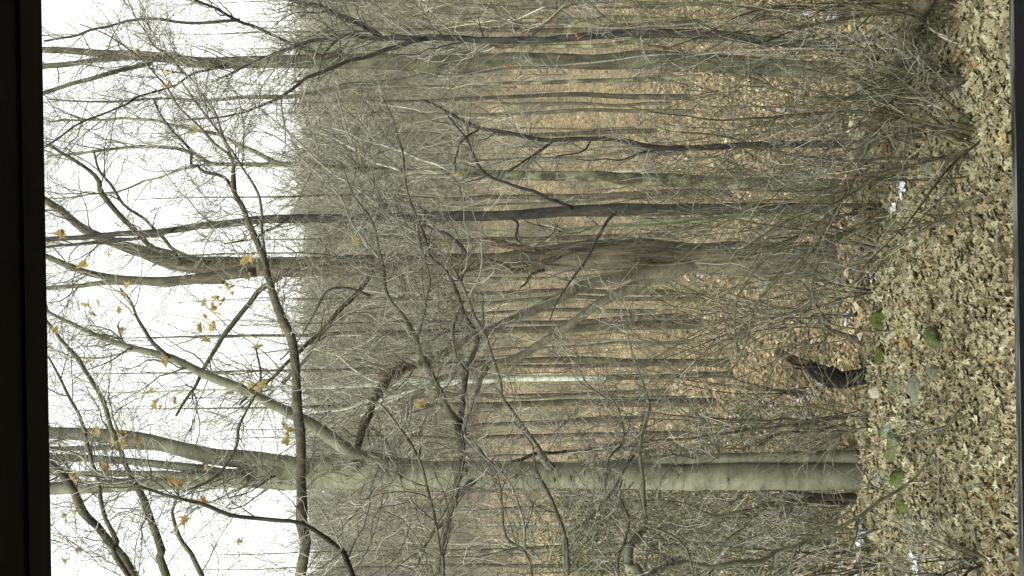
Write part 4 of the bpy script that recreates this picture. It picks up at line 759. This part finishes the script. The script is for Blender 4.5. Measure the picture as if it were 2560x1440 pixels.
# mid-field shrubs: four sources, copied
def copy_thing(root, loc, rz, sc_, label=None):
    c = root.copy(); COL.objects.link(c); c.location = tuple(loc); c.rotation_euler = (0, 0, rz); c.scale = (sc_,) * 3
    for ch in list(root.children):
        d = ch.copy(); COL.objects.link(d); d.parent = c
    if label: c['label'] = label
    return c
protos = []
for k, (mt_, tm) in enumerate([('brown', 'twig_olive'), ('sapling', 'twig'), ('sapling', 'twig_far'), ('brown', 'twig_far')]):
    r0 = shrub_at(1900, 300 + 260 * k, 3.4, 5, 0.45, '', mt_, tm, d=17 + k * 1.5, dens=0.75)
    r0['group'] = 'bare shrubs and saplings on the valley floor'
    protos.append(r0)
zones = ['behind the black trunk', 'right of the slim sapling', 'by the mottled trunk', 'behind the furrowed trunk', 'below the forked limbs', 'by the white birch', 'behind the double trunk', 'left of the double trunk']
kinds = ['olive twigged brown shrub', 'light grey twigged shrub', 'pale twigged shrub', 'brown stemmed pale shrub']
def zone(x, y):
    py = 720 - x / y * F; return zones[int(np.clip(np.interp(py, [0, 130, 300, 520, 720, 850, 1040, 1230, 1440], range(9)), 0, 7))]
for k, r0 in enumerate(protos):
    r0['label'] = kinds[k] + ' in the valley ' + zone(r0.location.x, r0.location.y)
    r0['category'] = 'shrub'
for q in range(64):
    y = 14 + 26 * rng.random() ** 1.2; x = rng.uniform(-0.36, 0.36) * y
    k = q % 4
    c = copy_thing(protos[k], (x, y, float(ground(x, y)) - 0.03), rng.uniform(0, 6.28), rng.uniform(0.6, 1.5), kinds[k] + ' in the valley ' + zone(x, y))

for q in range(16):
    y = rng.uniform(9.3, 12.6); x = (-0.34 + 0.68 * (q + rng.random()) / 16) * y
    if -0.16 < x / y < -0.05: continue
    k = 1 + q % 2
    copy_thing(protos[k], (x, y, float(ground(x, y)) - 0.03), rng.uniform(0, 6.28), rng.uniform(0.8, 1.15), kinds[k] + ' below the bank ' + zone(x, y))

# ------------------------------------------------------------------ background trees
def bg_tree(seed, H, r0, mt, twm, first=0.35, nb=26, crooked=0.05):
    o = np.array([0.0, 0, 0])
    root = thing('background_tree', '', 'tree', o, 'bare trees in the valley and on the slope')
    n = 14; z = np.linspace(-0.3, H, n); x = np.cumsum(rng.standard_normal(n)) * crooked; y = np.cumsum(rng.standard_normal(n)) * crooked
    a, r = smooth_path(np.stack([x, y, z], 1), r0 * (1 - z / H * 0.95) ** 1.25, 0.5)
    mb = MB(); mb.tubes(a[None], r[None], 9, tone=rng.uniform(0.3, 0.7), lump=0.03); mb.build('trunk', M[mt], root)
    q, qr = resample(a, r, 40)
    b, br = grow(q[None], qr[None], nb, (H * 0.12, H * 0.33), (25, 55), (0.5, 0.2), 10, 0.7, 0.09, first, 0.97, 0.06)
    mb = MB(); mb.tubes(b, br, 5, caps=False)
    c, cr = grow(b, br, nb * 5, (0.8, 2.4), (25, 60), (0.55, 0.35), 7, 0.4, 0.13, 0.15, 1.0, 0.02)
    cr = np.maximum(cr, 0.006); mb.tubes(c, cr, 3)
    d, dr = grow(c, cr, nb * 13, (0.3, 1.1), (25, 65), (0.6, 0.5), 5, 0.3, 0.15, 0.1, 1.0, 0.009)
    dr = np.maximum(dr, 0.0042); mb.tubes(d, dr, 3)
    mb.build('crown', M[twm], root, kind='stuff')
    return root
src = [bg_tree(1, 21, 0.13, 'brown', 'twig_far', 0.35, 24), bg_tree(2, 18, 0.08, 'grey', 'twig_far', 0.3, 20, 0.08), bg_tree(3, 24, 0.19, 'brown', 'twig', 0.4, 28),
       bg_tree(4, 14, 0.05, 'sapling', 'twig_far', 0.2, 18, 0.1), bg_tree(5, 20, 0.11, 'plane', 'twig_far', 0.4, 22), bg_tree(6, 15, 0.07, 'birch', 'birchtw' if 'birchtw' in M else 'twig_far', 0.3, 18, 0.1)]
klab = ['brown barked tree', 'slim grey barked tree', 'thick dark brown tree', 'thin young tree', 'pale mottled tree', 'thin white barked tree']
first_used = [False] * 6
def put(k, x, y, s, rz=None):
    loc = (x, y, float(ground(x, y)) - 0.1 * s); rz = rng.uniform(0, 6.28) if rz is None else rz
    far = 'in the valley' if y < 40 else ('below the slope' if y < 62 else 'up the slope')
    lab = klab[k] + ' ' + far + ' ' + zone(x, y)
    if not first_used[k]:
        o = src[k]; o.location = loc; o.rotation_euler = (0, 0, rz); o.scale = (s,) * 3; o['label'] = lab; first_used[k] = True
    else: copy_thing(src[k], loc, rz, s, lab)
# ones that can be told in the photograph: (py, depth, kind, scale)
for (py, d, k, s) in [(815, 27, 2, 1.0), (800, 30, 0, 1.0), (905, 24, 0, 1.1), (1010, 26, 2, .9), (1085, 30, 0, 1), (240, 30, 0, 1.0), (200, 28, 4, 1.0), (262, 33, 1, 1), (285, 28, 1, 1.1), (50, 30, 4, 1), (70, 26, 0, 1),
                      (385, 30, 1, 1), (485, 24, 0, 1), (500, 33, 1, 1), (590, 30, 0, 1), (730, 32, 0, 1), (755, 28, 1, 1.2), (775, 38, 0, 1), (860, 34, 1, 1), (985, 36, 0, 1), (1050, 40, 2, 1), (1300, 32, 5, .9), (1335, 38, 5, 1),
                      (1375, 19, 4, 0.8), (1410, 28, 0, 1), (1270, 34, 4, 1), (105, 24, 4, .9), (330, 36, 0, 1), (690, 34, 4, 1), (1130, 36, 1, 1), (420, 40, 5, 1.2), (1000, 30, 1, 1.0), (20, 22, 1, 1)]:
    p = P(1500, py, d); put(k, p[0], d, s * 0.8)
for q in range(64):
    y = 36 + 74 * rng.random() ** 0.9; x = rng.uniform(-0.36, 0.36) * y
    k = int(rng.choice([0, 1, 2, 3, 4, 5], p=[.34, .28, .12, .2, .03, .03])); put(k, x, y, rng.uniform(0.6, 0.95) * (1 - 0.45 * float(sstep(50, 85, y))))

# evergreen shrubs low left of the beech
def evergreen(px, d, h, lab):
    q = P(1600, px, d); p = np.array([q[0], q[1], float(ground(q[0], q[1]))])
    root = thing('evergreen_shrub', lab, 'shrub', p, 'green leaved shrubs in the valley')
    a, r = smooth_path(np.array([p - [0, 0, .1], p + [0.05, 0, h * .5], p + [0, 0, h]]), [0.05, 0.03, 0.01], 0.3)
    mb = MB(); mb.tubes(a[None], r[None], 6, tone=.4); mb.build('trunk', M['brown'], root)
    q_, qr = resample(a, r, 20); b, br = grow(q_[None], qr[None], 46, (h * .2, h * .42), (50, 85), (.5, .2), 8, 0.2, .1, .1, 1, .015)
    c, cr = grow(b, br, 320, (.3, .8), (30, 70), (.6, .4), 6, 0.1, .12, .2, 1, .006)
    mb = MB(); mb.tubes(b, br, 4, caps=False); mb.tubes(c, np.maximum(cr, .004), 3); mb.build('branches', M['sapling'], root, kind='stuff')
    pts = c[:, 2:].reshape(-1, 3); pts = pts[rng.integers(0, len(pts), 4200)] + rng.standard_normal((4200, 3)) * .07
    mb = MB(); scatter(mb, pts, rng.uniform(.05, .11, len(pts)), 2.8, QV * [0.5, 1, 1], QF, .3); mb.build('foliage', M['needle'], root, smooth=False, kind='stuff')
for (py, d, h, lab) in [(1225, 15, 4.6, 'green leaved shrub just left of the double grey trunk'), (1300, 17, 4.8, 'wide green leaved shrub behind the arched pale limb'), (1370, 15.5, 4.4, 'green leaved shrub near the left edge behind the limbs'), (1430, 18, 5.6, 'tallest green leaved shrub at the very left edge'), (20, 34, 7, 'dim green shrub at the far right edge on the slope')]:
    evergreen(py, d, h, lab)

# ------------------------------------------------------------------ the far wood that reads as one mass
def far_wood(name, n, y0, y1, hmin, hmax, thick, seed, mt):
    mb = MB()
    H = 1.0; nvar = 5; tmpl = []
    for v in range(nvar):
        z = np.linspace(0, 1, 8); tr = np.stack([np.cumsum(rng.standard_normal(8)) * .008, np.cumsum(rng.standard_normal(8)) * .008, z], 1)
        b, br = grow(tr[None], np.full((1, 8), .006), 16, (.15, .4), (20, 50), (.6, .4), 5, .8, .1, .2, .95, .005)
        c, cr = grow(b, np.full(b.shape[:2], .004), 75, (.06, .22), (25, 65), (.6, .5), 4, .4, .14, .1, 1.0)
        d, dr = grow(c, np.full(c.shape[:2], .003), 160, (.03, .1), (25, 70), (.6, .5), 3, .3, .14, .1, 1.0)
        m2 = MB(); m2.tubes(tr[None], np.linspace(.009, .002, 8)[None], 4, caps=False, tone=0.3)
        m2.tubes(b, np.maximum(br * .7, .0022), 3); m2.tubes(c, np.full(c.shape[:2], thick), 3); m2.tubes(d, np.full(d.shape[:2], thick * .8), 3)
        tmpl.append((np.concatenate(m2.v), np.concatenate(m2.f4), np.concatenate(m2.t)))
    ys_ = y0 + (y1 - y0) * rng.random(n); xs_ = rng.uniform(-0.38, 0.38, n) * ys_ * 1.1; gz = ground(xs_, ys_)
    for i in range(n):
        V, f, t = tmpl[i % nvar]; h = rng.uniform(hmin, hmax) if hmax < 7 else max(3.0, (3 + 0.228 * ys_[i] - gz[i])) * rng.uniform(0.62, 1.04); a = rng.uniform(0, 6.28); c, s = math.cos(a), math.sin(a)
        v = V * [h, h, h]; v = np.stack([v[:, 0] * c - v[:, 1] * s, v[:, 0] * s + v[:, 1] * c, v[:, 2]], 1) + [xs_[i], ys_[i], gz[i] - .1]
        mb.add(v, f, np.clip(t * 0.8 + rng.uniform(-.1, .25), 0, 1))
    return mb.build(name, M[mt], kind='stuff')
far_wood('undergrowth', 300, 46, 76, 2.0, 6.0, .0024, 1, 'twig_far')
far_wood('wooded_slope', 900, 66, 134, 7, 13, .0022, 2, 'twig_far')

# ------------------------------------------------------------------ house, window
def box_obj(name, mt, boxes, parent=None, kind=None):
    mb = MB()
    for a, b in boxes: mb.box(a, b)
    return mb.build(name, M[mt], parent, smooth=False, kind=kind)
zb, zt = CZ - 0.66, CZ + 0.75
hw = thing('house', 'dark interior and wall of the house the view is taken from', 'house', (0, 1.0, 1.2))
box_obj('wall', 'siding', [((-2.6, 0.92, 0.2), (-0.46, 1.08, 4.4)), ((0.46, 0.92, 0.2), (3.0, 1.08, 4.4)), ((-0.46, 0.92, 0.2), (0.46, 1.08, zb)), ((-0.46, 0.92, zt), (0.46, 1.08, 4.4))], hw)
box_obj('interior', 'room', [((-2.6, -2.6, 0.2), (-2.5, 0.92, 4.4)), ((2.9, -2.6, 0.2), (3.0, 0.92, 4.4)), ((-2.5, -2.6, 0.2), (2.9, -2.5, 4.4)), ((-2.5, -2.5, 4.3), (2.9, 0.92, 4.4)), ((-2.5, -2.5, 1.4), (2.9, 0.92, 1.5))], hw)
wf = thing('window_frame', 'dark wooden window frame the forest is seen through', 'window frame', (0, 1.05, zb))
HB = CZ + 0.5565; SB = CZ - 0.60
box_obj('head', 'frame', [((-0.46, 0.90, HB), (0.46, 1.10, zt))], wf)
box_obj('head_trim', 'trim', [((-0.40, 1.045, HB - 0.003), (0.40, 1.082, HB - 0.0001))], wf)
box_obj('jamb', 'frame', [((-0.46, 0.90, SB), (-0.40, 1.10, HB))], wf); box_obj('jamb', 'frame', [((0.40, 0.90, SB), (0.46, 1.10, HB))], wf)
box_obj('bottom_rail', 'frame', [((-0.40, 0.93, zb), (0.40, 1.0875, SB + 0.0012))], wf)
box_obj('sill', 'sill', [((-0.46, 1.0875, zb), (0.46, 1.10, SB))], wf)

# ------------------------------------------------------------------ damp air over the valley
mb = MB(); mb.box((-300, -14, -9), (300, 960, 75))
hz = mb.build('haze', bpy.data.materials.new('haze_air'), smooth=False, kind='stuff')
hm = hz.data.materials[0]; hm.use_nodes = True; hn = hm.node_tree; hn.nodes.clear()
pv = hn.nodes.new('ShaderNodeVolumePrincipled'); pv.inputs['Density'].default_value = 0.0010; pv.inputs['Color'].default_value = (0.93, 0.94, 0.88, 1)
ho = hn.nodes.new('ShaderNodeOutputMaterial'); hn.links.new(pv.outputs[0], ho.inputs['Volume'])

# labels: where two neighbours of a group would read alike, say which is nearer
byl = {}
for o in bpy.data.objects:
    if o.parent is None and 'label' in o: byl.setdefault(o['label'], []).append(o)
ORD = ['nearest', 'second nearest', 'third nearest', 'fourth nearest', 'fifth nearest', 'sixth nearest', 'seventh nearest', 'eighth nearest', 'ninth nearest', 'tenth nearest', 'eleventh nearest', 'twelfth nearest']
for l, os_ in byl.items():
    if len(os_) > 1:
        os_.sort(key=lambda o: o.location.y)
        for k, o in enumerate(os_): o['label'] = (('nearer ' if k == 0 else 'farther ') if len(os_) == 2 else ORD[min(k, 11)] + ' ') + l
for o in bpy.data.objects:
    if o.parent is None and 'label' in o and len(o['label'].split()) > 16: print('LONG', o['label'])
for o in list(bpy.data.objects):
    if '_o' in o: del o['_o']
